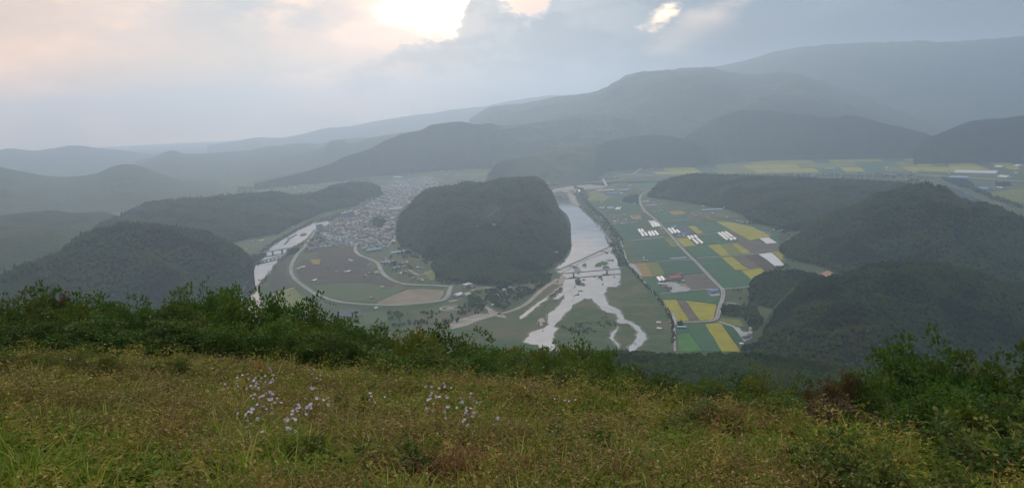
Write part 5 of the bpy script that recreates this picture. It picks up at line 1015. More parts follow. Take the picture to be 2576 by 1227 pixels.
T += area(c3, [(340, 880), (480, 925), (800, 930), (960, 880), (1110, 860), (1170, 880), (1120, 940), (1010, 1010), (900, 1060), (820, 1120), (700, 1080), (640, 1040), (620, 1000), (760, 975), (800, 945), (480, 948), (340, 935)], 8, .5, 1.1, 4, .62)
T += area(c3, [(0, 1130), (140, 1150), (380, 1135), (560, 1085), (620, 1040), (680, 1080), (700, 1120), (600, 1165), (440, 1230), (0, 1240)], 9, .4, 1.0, 5, .55)
T += area(c3, [(570, 1040), (600, 1020), (660, 1060), (650, 1110), (580, 1090)], 6, .8, 1.3, 6)
T += area(c3, [(60, 640), (260, 650), (420, 700), (360, 830), (250, 790), (120, 760), (60, 720)], 10, .4, 1.0, 7, .5)
T += area(c2, [(940, 480), (1010, 470), (1040, 500), (1020, 545), (960, 550)], 7, .6, 1.2, 8)
T += area(c2, [(470, 660), (560, 600), (620, 620), (600, 650), (520, 680)], 9, .4, .9, 9, .6)
T += area(c2, [(1110, 700), (1227, 640), (1227, 900), (1080, 860), (1020, 820)], 10, .4, .9, 10, .45)
T += area(c2, [(380, 690), (430, 680), (430, 720), (350, 740)], 6, .6, 1.1, 11)
T += along(c2, [(400, 700), (390, 790), (375, 860), (400, 930), (470, 985), (560, 1040), (660, 1085), (740, 1110)], 10, 12, .25, .55, 12)
T += along(c2, [(800, 425), (725, 470), (640, 528), (570, 580), (470, 648), (350, 730), (260, 815), (215, 880), (150, 960)], 14, 9, .25, .6, 13)
T += along(c2, [(740, 432), (640, 470), (560, 480), (440, 548), (300, 625), (200, 690), (150, 760), (95, 820), (80, 880)], 20, 8, .3, .8, 14)
T += area(c2, [(90, 740), (190, 735), (160, 790), (100, 830), (70, 900), (30, 1000), (0, 900), (20, 780)], 10, .5, 1.1, 15, .8)
T += area(cF, [(690, 815), (760, 800), (960, 790), (1060, 800), (1060, 900), (900, 905), (700, 890)], 6, .5, 1.0, 16, .85)
T += area(cF, [(740, 640), (1000, 620), (990, 700), (900, 740), (760, 720)], 9, .3, .6, 17, .4)
T += area(cF, [(270, 970), (310, 955), (320, 985), (280, 995)], 4, .6, .9, 18)
T += area(cF, [(1150, 470), (1230, 420), (1400, 350), (1440, 460), (1330, 450), (1300, 500), (1180, 510)], 9, .4, .9, 19, .6)
T += area(cF, [(800, -40), (1050, -20), (1450, 70), (1500, 250), (1410, 250), (1310, 90), (1180, 30), (900, -20)], 9, .5, 1.1, 20, .55)
T += area(c4, [(1040, 640), (1060, 600), (1130, 560), (1240, 560), (1245, 660)], 9, .6, 1.1, 21, .9)
T += area(cF, [(900, 900), (1060, 880), (1250, 1000), (1250, 1220), (880, 1240), (1040, 1130), (1030, 1050), (960, 980)], 6, .5, 1.0, 23, .8)
T += area(cR, [(1140, 640), (1360, 660), (1500, 760), (1800, 860), (1832, 900), (1560, 810), (1400, 740), (1240, 690)], 13, .8, 1.5, 24, .85)
T += area(cR, [(1600, 680), (1720, 680), (1730, 710), (1600, 710)], 12, .8, 1.4, 25)
T += area(cR, [(-300, 612), (800, 606), (1100, 640), (1080, 655), (780, 640), (-280, 632)], 20, .7, 1.3, 26, .5)
T += area(cR, [(640, 680), (940, 650), (1100, 700), (940, 740)], 14, .6, 1.2, 27, .45)
T += area(c4, [(100, 440), (420, 405), (780, 360), (1000, 340), (1000, 352), (780, 378), (420, 412), (180, 452)], 14, .6, 1.2, 28, .7)
T += area(c4, [(430, 440), (560, 470), (640, 560), (600, 640), (520, 560)], 10, .4, .9, 29, .6)
T += area(c5, [(180, 930), (840, 850), (830, 930), (560, 1000), (330, 1010)], 9, .25, .6, 30, .5)
T += area(c5, [(730, 780), (820, 800), (835, 900), (700, 960), (600, 920)], 9, .25, .6, 31, .6)
T += area(c5, [(20, 720), (180, 700), (110, 790), (60, 920), (0, 940)], 10, .2, .5, 32, .5)
T += area(c5, [(110, 620), (250, 505), (265, 545), (230, 590), (150, 635)], 7, .25, .5, 33, .8)
T += area(c1, [(0, 640), (400, 600), (800, 605), (1000, 580), (1000, 540), (600, 570), (0, 590)], 26, .9, 1.6, 34, .45)
T += area(c2, [(0, 260), (400, 240), (900, 200), (960, 240), (700, 225), (450, 255), (0, 300)], 24, .9, 1.6, 35, .45)
T += area(c2, [(490, 672), (700, 512), (850, 425), (960, 345), (1140, 215), (1400, 270), (1140, 430), (1085, 610), (1040, 690), (820, 690)], 26, .3, .6, 36, .5)
T = [t for t in T if not any(math.dist(t[:2], (o[0], o[1])) < 12 for o in APT)]
T = np.array(T); scatter('valley_trees_and_shrubs', T[:, :3] + [0, 0, .3], T[:, 3], FP, 'scrub and small trees along the river banks, levees and field edges', seed=13, tilt=.1)
tag(bpy.data.objects['valley_trees_and_shrubs'], kind='stuff')
# bare clearings and terraces on the big hill
hK = HILLS['K'][0]
def patch_on(key, cf, pts, mat_, label, lift=.6, z=30):
    """ground patch draped over a hill"""
    poly = gp(cf, pts, z); xs = [p[0] for p in poly]; ys = [p[1] for p in poly]; hf = HILLS[key][0]
    n = 26; gx, gy = np.meshgrid(np.linspace(min(xs), max(xs), n), np.linspace(min(ys), max(ys), n)); zz = hf(np.arctan2(gx.ravel(), gy.ravel()), np.hypot(gx.ravel(), gy.ravel())) + lift + 1.5
    F = grid_faces(n, n)[:, ::-1]; c_ = np.stack([gx.ravel()[F].mean(1), gy.ravel()[F].mean(1)], 1); k = np.array([inside(a, b, poly) for a, b in c_])
    if k.any(): tag(obj('bare_ground', mesh_np('bare_ground', np.stack([gx.ravel(), gy.ravel(), zz], -1), F[k], mat_)), label, kind='structure')
patch_on('K', c3, [(615, 590), (690, 580), (775, 600), (770, 640), (700, 650), (640, 630)], FM['olive'], 'grassy terraces in a clearing of the big hill', z=45)
patch_on('R4', cF, [(1770, 470), (1830, 480), (1850, 540), (1790, 550)], FM['bare'], 'bare earth scar by the knoll', z=40)
mb = MB(); mb.prism(rough_poly(gp(c0, [(2062, 690), (2085, 680), (2112, 700), (2108, 712), (2085, 712)]), 10, 3, 5), -.5, 1.0); tag(mb.build('bare_ground', pmat('red_earth', (.30, .17, .10), (.24, .13, .08), .1, .95, .1)), 'reddish bare earth behind the small knoll', kind='structure')
# ---------------------------------------------------------------- near trees and shrubs
def proj(x, y, z):
    p = np.stack([np.asarray(x), np.asarray(y), np.asarray(z) - HC], -1); X = p @ Rv; Y = p @ Uv; Zf = p @ Fv
    X, Y = X / Zf, Y / Zf; a = X * math.cos(ROLL) - Y * math.sin(ROLL); b = X * math.sin(ROLL) + Y * math.cos(ROLL)
    return 1288 + a * FOC, 613.5 - b * FOC
L_oak = leaf_mat('oak_leaves', (.032, .080, .014), (.080, .130, .024), (.12, .14, .026), trans=.3, per='both')
L_yel = leaf_mat('yellowing_leaves', (.050, .085, .014), (.105, .120, .022), (.18, .14, .03), trans=.35, per='both')
L_mid = leaf_mat('shrub_leaves', (.030, .066, .014), (.075, .098, .022), (.12, .10, .03), trans=.3, per='both')
L_red = leaf_mat('reddish_leaves', (.075, .042, .026), (.085, .070, .028), (.15, .07, .035), trans=.25, per='both')
L_org = leaf_mat('orange_leaves', (.26, .09, .03), (.32, .13, .04), trans=.3, per='both'); L_gold = leaf_mat('golden_leaves', (.24, .17, .015), (.30, .21, .02), trans=.3, per='both')
M_bark = pmat('bark', (.085, .070, .055), (.045, .038, .030), 9, .95, .1, bump=.02)
def crown_mesh(seed, ntip, nleaf, size, Rr=1.0, spiky=0.0, tip_r=.17, low=True):
    """leafy crown about 2 m wide and 2 m high (radius Rr), made of twig tips with leaves all round them"""
    r = np.random.default_rng(seed); nb_ = max(10, ntip // 9)               # billows, each a cushion of twig tips
    cd_ = r.normal(0, 1, (nb_, 3)); cd_[:, 2] = cd_[:, 2] * .8 + .12; cd_ /= np.linalg.norm(cd_, axis=1)[:, None]
    cc = cd_ * (Rr * r.uniform(.35, .80, nb_))[:, None]; cr = Rr * r.uniform(.26, .40, nb_)
    k = r.integers(0, nb_, ntip * 3); d = r.normal(0, 1, (ntip * 3, 3)); d /= np.linalg.norm(d, axis=1)[:, None]
    ok = (d * cd_[k]).sum(1) > -.15 + .5 * (1 - np.linalg.norm(cc[k], axis=1) / Rr) * 0; ok &= (d[:, 2] > -.55); k, d = k[ok][:ntip], d[ok][:ntip]
    tips = cc[k] + d * (cr[k] * r.uniform(.75, 1.02, len(k)))[:, None]; tips[:, 2] = tips[:, 2] * 1.0 + .95; ntip = len(k)
    if spiky:
        q = r.random(ntip) < .07; tips[q, 2] += r.uniform(.1, spiky, q.sum())
    tips[:, 2] = np.maximum(tips[:, 2], .05 + .2 * r.random(ntip))
    c0 = np.repeat(tips, nleaf, 0); n = len(c0); dd = r.normal(0, 1, (n, 3)); dd[:, 2] = dd[:, 2] * .7 + .25; dd /= np.linalg.norm(dd, axis=1)[:, None]
    pos = c0 + dd * tip_r * r.uniform(.25, 1, (n, 1)) * Rr
    axis = dd + np.repeat(d, nleaf, 0) * .4 + r.normal(0, .25, (n, 3)); axis /= np.linalg.norm(axis, axis=1)[:, None]
    nn = np.cross(axis, r.normal(0, 1, (n, 3))); nn[:, 2] = np.abs(nn[:, 2]) + .5; nn -= axis * (nn * axis).sum(1)[:, None]; nn /= np.linalg.norm(nn, axis=1)[:, None]
    b = np.cross(nn, axis); s = size * r.uniform(.6, 1.25, (n, 1))
    v = np.stack([pos, pos + axis * s * .55 - b * s * .30 + nn * s * .06, pos + axis * s, pos + axis * s * .55 + b * s * .30 + nn * s * .06], 1).reshape(-1, 3)
    me = mesh_np('crown', v, np.arange(n * 4).reshape(n, 4), [L_oak])
    return with_tint(me, np.clip(np.repeat(r.random(ntip), nleaf) * .55 + r.random(n) * .5, 0, 1)), tips, d
def stem_mesh(seed, tips, d, nb=26):
    r = random.Random(seed); mb = MB(); top = Vector((r.uniform(-.1, .1), r.uniform(-.1, .1), .95))
    pts = [Vector((0, 0, -.6)), Vector((r.uniform(-.05, .05), 0, .3)), top]; rr = [.055, .042, .022]
    for a, b, q0, q1 in zip(pts, pts[1:], rr, rr[1:]): mb.tube(a, b, q0, q1, 7)
    for k in r.sample(range(len(tips)), min(nb, len(tips))):
        t = r.uniform(.15, .95); s = pts[1].lerp(top, t); e = Vector(tips[k]); mid = s.lerp(e, .5) + Vector((r.uniform(-.08, .08), r.uniform(-.08, .08), r.uniform(0, .1)))
        mb.tube(s, mid, .018, .011, 5); mb.tube(mid, e, .011, .004, 4)
    return mb.mesh('trunk', [M_bark])
CV = []
for sd_ in range(5): me, tp, dr = crown_mesh(100 + sd_, 360, 32, .058, tip_r=.11); CV.append((me, stem_mesh(sd_, tp, dr)))
for sd_ in range(3): me, tp, dr = crown_mesh(200 + sd_, 230, 26, .064, spiky=.30, tip_r=.12); CV.append((me, stem_mesh(sd_ + 9, tp, dr)))
for sd_ in range(2): me, tp, dr = crown_mesh(300 + sd_, 90, 12, .13, spiky=.5, tip_r=.18); CV.append((me, stem_mesh(sd_ + 19, tp, dr)))
VAR = {}
def crown_of(i, mat_):
    if (i, mat_.name) not in VAR: c_ = CV[i][0].copy(); c_.materials.clear(); c_.materials.append(mat_); VAR[(i, mat_.name)] = c_
    return VAR[(i, mat_.name)]
def tree(u, v, D, w, i, mat_, label, group=None, name='tree', cat='tree', hmin=.5):
    """tree whose top stands at picture height v when D metres away; w = crown width in metres"""
    x, y, zt = P(u, v, D); zg = float(zn(x, y)); h = max(hmin, zt - zg) / 2.0; w = max(w, 1.5 * h) if name == 'tree' and w > 1.7 else w
    t = tag(empty(name, (x, y, zg), random.random() * 6.28), label, cat, group)
    c_ = obj('crown', crown_of(i, mat_), t); s_ = obj('trunk' if name == 'tree' else 'stem', CV[i][1], t)
    t.scale = (w / 2, w / 2, h)
    return t
# the belt of low oaks below the meadow on the left: front, middle and back rows
BT = [(0, 750), (60, 722), (100, 738), (140, 708), (190, 735), (250, 727), (330, 746), (430, 744), (480, 735), (520, 712), (560, 722), (640, 735), (700, 745), (740, 755), (790, 778), (830, 768), (870, 800), (940, 812), (1050, 806), (1130, 822), (1230, 838), (1330, 856), (1400, 846), (1430, 868), (1500, 868), (1540, 892)]
bt = lambda u: float(np.interp(u, *zip(*BT)))
land = ['at the left picture edge', 'below the dim left hill foot', 'beside the brownish top', 'below the rounded hill top', 'right of the rounded hill top', 'below the rounded hill flank', 'left of the narrow river', 'covering the narrow river end', 'before the brown river strip', 'below the levee bend', 'before the grey car park', 'before the small orchard', 'below the round plaza', 'below the bare ground', 'before the river track', 'under the sand track', 'below the left river arm', 'before the sand spot', 'under the forked river', 'at the belt right end']
r = random.Random(21); k = 0
for row, (Dr, dv, n_, ww, nm) in enumerate(((26.5, 0, 20, 3.0, 'back row'), (23, 26, 17, 2.6, 'middle row'), (19.6, 62, 16, 2.3, 'front row'))):
    for j in range(n_):
        u = -60 + (j + r.uniform(.2, .8)) * (1620 + 0 * row) / n_; fade = max(0, (u - 1150) / 500)
        v = bt(min(max(u, 0), 1540)) + dv * (1 - .5 * fade) + r.uniform(-10, 8)
        L_ = L_yel if r.random() < .12 + .35 * fade else L_oak if r.random() < .8 else L_mid
        tone = {'yellowing_leaves': 'yellowing', 'oak_leaves': 'dark green', 'shrub_leaves': 'mid green'}[L_.name]
        D_e = Dr * (1 - .16 * fade)
        tree(u, v, D_e, ww * r.uniform(.8, 1.15) * (D_e / Dr), k % 5 if r.random() < .75 else 5 + k % 3, L_, f'{tone} oak in the {nm} of the belt, {land[min(19, max(0, int((u + 60) / 81)))]}', 'low oaks of the tree belt below the meadow'); k += 1
tree(150, 705, 26, 1.2, 6, L_red, 'dark brownish tree top sticking up from the belt at far left', None)
tree(524, 708, 26, 1.6, 5, L_oak, 'tallest oak top of the belt, in front of the right flank of the rounded hill', None)
tree(802, 745, 24, .9, 6, L_oak, 'slender sapling top in front of the grey car park', None)
tree(1506, 862, 19, .8, 6, L_oak, 'slender dark sapling rising over the islands of the river', None)
# shrubs on the right
SH = [(1565, 905, 18, 1.5, 7, L_mid, 'small green shrub at the left end of the right hand thicket'), (1600, 925, 15, 1.5, 5, L_yel, 'yellow green shrub in front of the small green shrub'), (1665, 922, 17, 1.8, 1, L_mid, 'round green shrub behind the yellow flowering weeds'), (1720, 912, 18, 1.9, 2, L_oak, 'dark round shrub below the far yellow strip'),
      (1785, 922, 16, 2.0, 3, L_yel, 'broad yellow green shrub in the middle of the thicket'), (1850, 916, 17, 1.9, 0, L_mid, 'green shrub just right of the broad yellow green one'), (1905, 920, 15, 1.8, 5, L_yel, 'bright yellow green shrub below the grey works'), (1960, 928, 16, 1.8, 6, L_yel, 'yellowing shrub right of the bright one'),
      (2030, 938, 17, 1.6, 2, L_mid, 'mid green shrub left of the red brown sapling'), (2112, 905, 15, .9, 6, L_red, 'thin red brown sapling standing above the thicket'), (2085, 960, 14, 1.5, 4, L_red, 'reddish shrub at the foot of the red brown sapling'), (2165, 942, 15, 1.5, 1, L_mid, 'dull green shrub right of the red brown sapling'),
      (2210, 985, 17, 1.6, 2, L_oak, 'dark shrub in the shade left of the big tree'), (2335, 862, 21, 3.4, 0, L_oak, 'tallest tree at the right, rounded dark crown'), (2270, 905, 20, 2.6, 3, L_oak, 'dark tree leaning on the left side of the tallest right hand tree'), (2420, 893, 22, 3.4, 1, L_mid, 'broad tree right of the tallest one'),
      (2500, 888, 22, 3.2, 2, L_yel, 'yellow green tree top near the right edge'), (2585, 878, 21, 3.2, 4, L_mid, 'green tree cut by the right edge of the picture'), (2360, 980, 16, 2.6, 4, L_oak, 'deep green bush under the tallest right hand tree'), (2470, 985, 16, 2.8, 0, L_oak, 'deep green bush under the yellow green tree top'), (2570, 975, 15, 2.4, 3, L_mid, 'green bush at the right edge under the trees'),
      (2435, 1003, 10.5, .9, 8, L_yel, 'yellow green sapling with upright tip before the dark bushes'), (2395, 1045, 10, 1.0, 8, L_mid, 'leafy sapling left of the upright yellow green one'), (2540, 1040, 9.5, 1.5, 9, L_yel, 'yellowish broad leaved bush at the right edge'), (2480, 1070, 9, 1.1, 9, L_mid, 'green broad leaved bush left of the yellowish one'),
      (2310, 1035, 10.5, 1.1, 9, L_mid, 'broad leaved bush left of the saplings'), (2230, 1050, 10.5, 1.2, 6, L_yel, 'yellow tinged bush below the dark gap'), (2130, 1010, 11, 1.4, 7, L_red, 'large red brown dying shrub'), (2055, 1005, 11.5, 1.3, 5, L_mid, 'olive shrub left of the large red brown one'), (1980, 1000, 11.5, 1.3, 6, L_yel, 'golden green shrub above the brown grass'),
      (1900, 985, 12.5, 1.6, 2, L_oak, 'dark rounded shrub in the middle of the right slope'), (1820, 975, 13, 1.4, 0, L_mid, 'green shrub left of the dark rounded one'), (1720, 975, 12, 1.0, 8, L_yel, 'golden yellow leaved sapling'), (1760, 1020, 10.5, 1.2, 5, L_mid, 'green shrub below the golden yellow sapling'), (1500, 935, 14.5, 1.5, 1, L_mid, 'green shrub below the slender dark sapling'),
      (1400, 925, 15.5, 1.6, 3, L_mid, 'green shrub on the meadow rim right of the middle'), (1310, 920, 16, 1.5, 4, L_yel, 'yellow green shrub on the meadow rim'), (1230, 935, 15, 1.4, 5, L_mid, 'low green shrub on the meadow rim left of the yellow green one'), (960, 902, 15.5, 1.0, 7, L_yel, 'bright green low bush on the rim above the brown grass'), (1090, 925, 15.5, 1.2, 6, L_yel, 'light green bush on the rim behind the right flower drift'),
      (2070, 1090, 8, .9, 9, L_mid, 'low broad leaved weed bush below the red brown shrub'), (2160, 1120, 7.5, .9, 9, L_mid, 'low broad leaved plant at lower right'), (2330, 1120, 7.5, .9, 9, L_yel, 'yellowish low plant between the pale seed heads and the bushes'), (1470, 1065, 8.5, .9, 9, L_mid, 'dark broad leaved plant right of the flower drift'), (985, 1100, 7.5, .8, 9, L_mid, 'dark green broad leaved plant by the bare spot'),
      (890, 985, 11, .6, 9, L_mid, 'small leafy weed left of the middle'), (770, 1090, 8, .45, 5, L_mid, 'soft grey green weed beside the bare spot'), (60, 868, 15.5, 1.2, 6, L_yel, 'yellow green bush on the rim at the left edge'), (220, 878, 15, 1.1, 7, L_yel, 'yellow green low bush on the left rim'), (420, 895, 15, .9, 6, L_yel, 'small light bush on the left rim')]
SH += [(655, 905, 14.6, .42, 9, L_org, 'orange red leaved seedling on the rim behind the left flower drift'), (684, 975, 12.3, .55, 9, L_gold, 'golden leaved plant inside the left flower drift'), (1095, 985, 11.5, .3, 9, L_gold, 'small yellow leaved seedling at the right flower drift'), (1080, 1110, 7.6, .5, 9, L_yel, 'yellow green leafy plant in the middle of the lower meadow')]
for a in SH:
    if 1550 < a[0] < 1970 and a[1] < 940: a = (a[0], a[1] + 22) + a[2:]
    big = a[1] < 915 and a[0] > 2200
    tree(*a[:6], a[6], None, 'tree' if big else 'shrub', 'tree' if big else 'shrub', .35)

# ---------------------------------------------------------------- meadow: grass, dry weeds, leafy weeds
def blades(r, n, h0, h1, w, arch, rad, seg=4):
    V = []; F = []; T_ = []
    for i in range(n):
        a = r.uniform(0, 6.283); q = rad * math.sqrt(r.random()); x, y = math.cos(a) * q, math.sin(a) * q; h = r.uniform(h0, h1); b = r.uniform(0, 6.283); lean = r.uniform(.15, 1) * arch; ww = w * r.uniform(.6, 1.3); dx, dy = math.cos(b), math.sin(b); base = len(V)
        for k in range(seg + 1):
            t = k / seg; ox = lean * h * t ** 1.8; z = h * (t - .35 * lean * t ** 3); wd = ww * (1 - t ** 2) * .5 + .0006
            V += [(x + dx * ox - dy * wd, y + dy * ox + dx * wd, z), (x + dx * ox + dy * wd, y + dy * ox - dx * wd, z)]
        F += [[base + 2 * k, base + 2 * k + 1, base + 2 * k + 3, base + 2 * k + 2] for k in range(seg)]; T_ += [r.random()] * seg
    return V, F, T_
def leaves_on(r, V, F, T_, pts, size, n_each, droop=.2, wfac=.35):
    for p in pts:
        for i in range(n_each):
            a = r.uniform(0, 6.283); e = r.uniform(-droop, .8); ax = Vector((math.cos(a) * math.cos(e), math.sin(a) * math.cos(e), math.sin(e))); b = ax.cross(Vector((0, 0, 1))).normalized(); nn = b.cross(ax); s = size * r.uniform(.5, 1.3); q = Vector(p); base = len(V)
            V += [tuple(q), tuple(q + ax * s * .5 - b * s * wfac + nn * s * .08), tuple(q + ax * s - nn * s * .05), tuple(q + ax * s * .5 + b * s * wfac + nn * s * .08)]; F.append([base, base + 1, base + 2, base + 3]); T_.append(r.random())
def tuft(kind, seed, mats):
    r = random.Random(seed); V, F, T_ = [], [], []
    if kind == 'grass': V, F, T_ = blades(r, 46, .20, .48, .012, .9, .14)
    elif kind == 'tall': V, F, T_ = blades(r, 40, .38, .70, .024, 1.0, .14, 5)
    elif kind == 'dry':
        V, F, T_ = blades(r, 60, .20, .60, .006, .55, .17, 3); P_ = [(r.gauss(0, .13), r.gauss(0, .13), r.uniform(.10, .58)) for _ in range(110)]; leaves_on(r, V, F, T_, P_, .034, 2, .6, .28)
    elif kind == 'straw':
        V, F, T_ = blades(r, 46, .25, .58, .015, 1.0, .16, 4)
    elif kind == 'leafy':
        V, F, T_ = blades(r, 10, .2, .42, .006, .3, .12, 3); P_ = [(r.gauss(0, .11), r.gauss(0, .11), r.uniform(.06, .42)) for _ in range(60)]; leaves_on(r, V, F, T_, P_, .056, 3)
    elif kind == 'stalk':
        V, F, T_ = blades(r, 7, .55, .85, .010, .35, .08, 5)
        P_ = [(r.gauss(0, .07) + .05, r.gauss(0, .07), r.uniform(.15, .8)) for _ in range(60)]; leaves_on(r, V, F, T_, P_, .05, 2, .5, .22)
    elif kind == 'broad':
        P_ = [(r.gauss(0, .12), r.gauss(0, .12), r.uniform(.03, .26)) for _ in range(26)]; leaves_on(r, V, F, T_, P_, .10, 3, .4, .32)
    elif kind == 'litter':
        P_ = [(r.gauss(0, .22), r.gauss(0, .22), r.uniform(.01, .09)) for _ in range(90)]; leaves_on(r, V, F, T_, P_, .05, 2, .4)
    me = mesh_np(kind, V, F, mats); at = me.attributes.new('tint', 'FLOAT', 'FACE'); at.data.foreach_set('value', np.array(T_, np.float32)); return bpy.data.objects.new(kind, me)
G_green = leaf_mat('green_blades', (.070, .145, .010), (.160, .210, .024), (.32, .30, .07), trans=.35, per='both')
G_dry = leaf_mat('dry_stems', (.105, .068, .018), (.180, .130, .032), (.32, .25, .11), trans=.2, per='both', patch=((.14, .062, .028), .5, .57, .7))
G_straw = leaf_mat('straw_blades', (.18, .145, .020), (.28, .22, .045), (.44, .36, .15), trans=.25, per='both', patch=((.18, .10, .035), .45, .5, .7))
G_leaf = leaf_mat('weed_leaves', (.060, .105, .006), (.150, .170, .014), (.30, .22, .03), trans=.3, per='both', patch=((.17, .155, .018), .6, .52, .68))
G_broad = leaf_mat('broad_weed_leaves', (.045, .115, .012), (.105, .175, .022), (.22, .24, .06), trans=.3, per='both')
G_litter = leaf_mat('leaf_litter', (.070, .050, .028), (.11, .085, .04), (.05, .065, .02), trans=.1, per='both')
TK = {'grass': ([tuft('grass', i, G_green) for i in range(4)], 'short green grass tufts all over the meadow'), 'tall': ([tuft('tall', 10 + i, G_green) for i in range(3)], 'long arching green grass blades in the lower meadow'),
      'dry': ([tuft('dry', 20 + i, G_dry) for i in range(5)], 'brown withered weeds covering the meadow'), 'straw': ([tuft('straw', 30 + i, G_straw) for i in range(4)], 'yellowing arching straw among the weeds'),
      'leafy': ([tuft('leafy', 40 + i, G_leaf) for i in range(4)], 'olive green leafy weeds of the meadow'), 'broad': ([tuft('broad', 50 + i, G_broad) for i in range(3)], 'low broad leaved green weeds'), 'stalk': ([tuft('stalk', 70 + i, G_leaf if i % 2 else G_straw) for i in range(4)], 'taller leafy stalks standing out of the meadow'), 'litter': ([tuft('litter', 60 + i, G_litter) for i in range(3)], 'withered leaves lying between the weeds')}
r = np.random.default_rng(31); N = 30000
az = r.uniform(-46, 46, N); D = np.sqrt(r.uniform(3.6 ** 2, 19.5 ** 2, N)); X = np.sin(np.radians(az)) * D; Y = np.cos(np.radians(az)) * D
edge = np.interp(az, EAZ, EDGE); ok = D < edge + 3.0; X, Y, D, az, edge = X[ok], Y[ok], D[ok], az[ok], edge[ok]; Z = zn(X, Y)
U_, V_ = proj(X, Y, Z + .3)
bl = lambda u, v, su, sv: np.exp(-((U_ - u) / su) ** 2 - ((V_ - v) / sv) ** 2)
n1_, n2_ = fbm(X / 1.4, Y / 1.4, 3, 1), fbm(X / 1.1, Y / 1.1, 3, 7)
wts = {'grass': .7 + 1.3 * bl(150, 1180, 350, 90) + 1.0 * bl(650, 1190, 260, 90) + .8 * bl(300, 890, 500, 30) + .9 * n1_,
       'tall': .07 + 1.8 * bl(640, 1170, 150, 70) + .9 * bl(60, 1190, 160, 70) + .6 * bl(1350, 1180, 200, 70) + .3 * bl(1900, 1160, 250, 60),
       'dry': .50 + .7 * bl(350, 1000, 500, 70) + .7 * bl(1150, 1130, 300, 80) - 1.1 * bl(2350, 1100, 400, 200) - 1.0 * bl(100, 1190, 300, 80) + 1.5 * n2_,
       'straw': .5 + .8 * bl(1300, 1160, 350, 90) + .7 * bl(1900, 1080, 250, 80) + .4 * n2_,
       'leafy': .95 + 1.5 * bl(2200, 1100, 450, 120) + 3.0 * bl(1250, 955, 450, 34) + 3.5 * bl(200, 885, 500, 22) - .9 * n2_ + .9 * n1_,
       'broad': .10 + .5 * bl(330, 1150, 250, 50) + .9 * bl(2300, 1150, 350, 90) + .8 * bl(980, 1150, 70, 40) + .5 * n1_, 'stalk': .10 + .12 * n2_ + .15 * bl(1500, 1000, 900, 120), 'litter': .2 + 0 * X}
names_ = list(wts); W_ = np.stack([np.maximum(0, wts[k]) for k in names_], 1); W_ /= W_.sum(1)[:, None]; ch = (W_.cumsum(1) > r.random(len(X))[:, None]).argmax(1)
bare = bl(850, 1130, 42, 38) + .7 * bl(850, 1185, 50, 25); keep = r.random(len(X)) > bare * 1.3
for i, k in enumerate(names_):
    s_ = (ch == i) & keep; sc = r.uniform(.6, 1.1, s_.sum()) * np.where(D[s_] > edge[s_] - 1, 1.15, 1)
    if k in ('litter',): s_ |= ((ch == i) | (r.random(len(X)) < .05)); sc = r.uniform(.7, 1.2, s_.sum())
    scatter({'grass': 'meadow_grass', 'tall': 'tall_grass', 'dry': 'dry_weeds', 'straw': 'straw_grass', 'leafy': 'leafy_weeds', 'broad': 'broad_weeds', 'stalk': 'tall_weeds', 'litter': 'leaf_litter'}[k], np.stack([X, Y, Z - .01], -1)[s_], sc, TK[k][0], TK[k][1], tilt=.22, seed=40 + i)
print('meadow', len(X))

# ---------------------------------------------------------------- asters
M_petal = pmat('aster_petal', (.46, .39, .52), (.58, .52, .61), 30, .7, .2); M_eye = pmat('aster_eye', (.45, .33, .06), None, 1, .8, .1); M_stem = pmat('aster_stem', (.06, .08, .03), None, 3, .8, .1)
def head_mesh(seed):
    r = random.Random(seed); mb = MB(); n = 13
    for k in range(n):
        a = 6.283 * k / n + r.uniform(-.1, .1); c_, s_ = math.cos(a), math.sin(a); L = r.uniform(.016, .021); w = .0046; z1 = r.uniform(-.002, .006); L *= 1.12
        mb.add([(c_ * .003, s_ * .003, 0), (c_ * L * .6 - s_ * w, s_ * L * .6 + c_ * w, z1 * .6), (c_ * L, s_ * L, z1), (c_ * L * .6 + s_ * w, s_ * L * .6 - c_ * w, z1 * .6)], [[0, 1, 2, 3]], 0)
    ring = [(math.cos(6.283 * k / 8) * .0058, math.sin(6.283 * k / 8) * .0058, .001) for k in range(8)]; mb.add(ring + [(0, 0, .005)], [[k, (k + 1) % 8, 8] for k in range(8)], 1)
    return mb.mesh('flower_head', [M_petal, M_eye])
HMS = [head_mesh(i) for i in range(4)]
def aster(u, v, nh, spread, label, group):
    r = random.Random(int(u * 7 + v)); x, y, zg = GN_(u, v, .42)
    t = tag(empty('aster', (x, y, zg)), label, 'flower', group); mb = MB(); heads = []
    for k in range(int(nh * 1.25)):
        a = r.uniform(0, 6.28); q = 1.35 * spread * math.sqrt(r.random()); hx, hy, hz_ = math.cos(a) * q, math.sin(a) * q, .50 + r.uniform(-.12, .10); b = Vector((hx * .1, hy * .1, 0)); m_ = Vector((hx * .45, hy * .45, hz_ * .6)); e = Vector((hx, hy, hz_))
        mb.tube(b, m_, .0025, .002, 4); mb.tube(m_, e, .002, .0014, 4); heads.append((e, a))
        for j in range(4):
            p = m_.lerp(e, r.random() * .8); c_, s_ = math.cos(r.uniform(0, 6)), math.sin(r.uniform(0, 6)); mb.add([tuple(p), (p.x + c_ * .02, p.y + s_ * .02 + .003, p.z + .01), (p.x + c_ * .04, p.y + s_ * .04, p.z + .008), (p.x + c_ * .02, p.y + s_ * .02 - .006, p.z + .01)], [[0, 1, 2, 3]])
    mb.build('stems', M_stem, t).name = 'stem'
    for e, a in heads:
        o = obj('flower_head', r.choice(HMS), t, e); s_ = r.uniform(.85, 1.3); o.scale = (s_,) * 3
        o.rotation_euler = (r.uniform(.1, 1.1), r.uniform(-.5, .5), r.uniform(-.8, .8))     # heads tip toward the open side
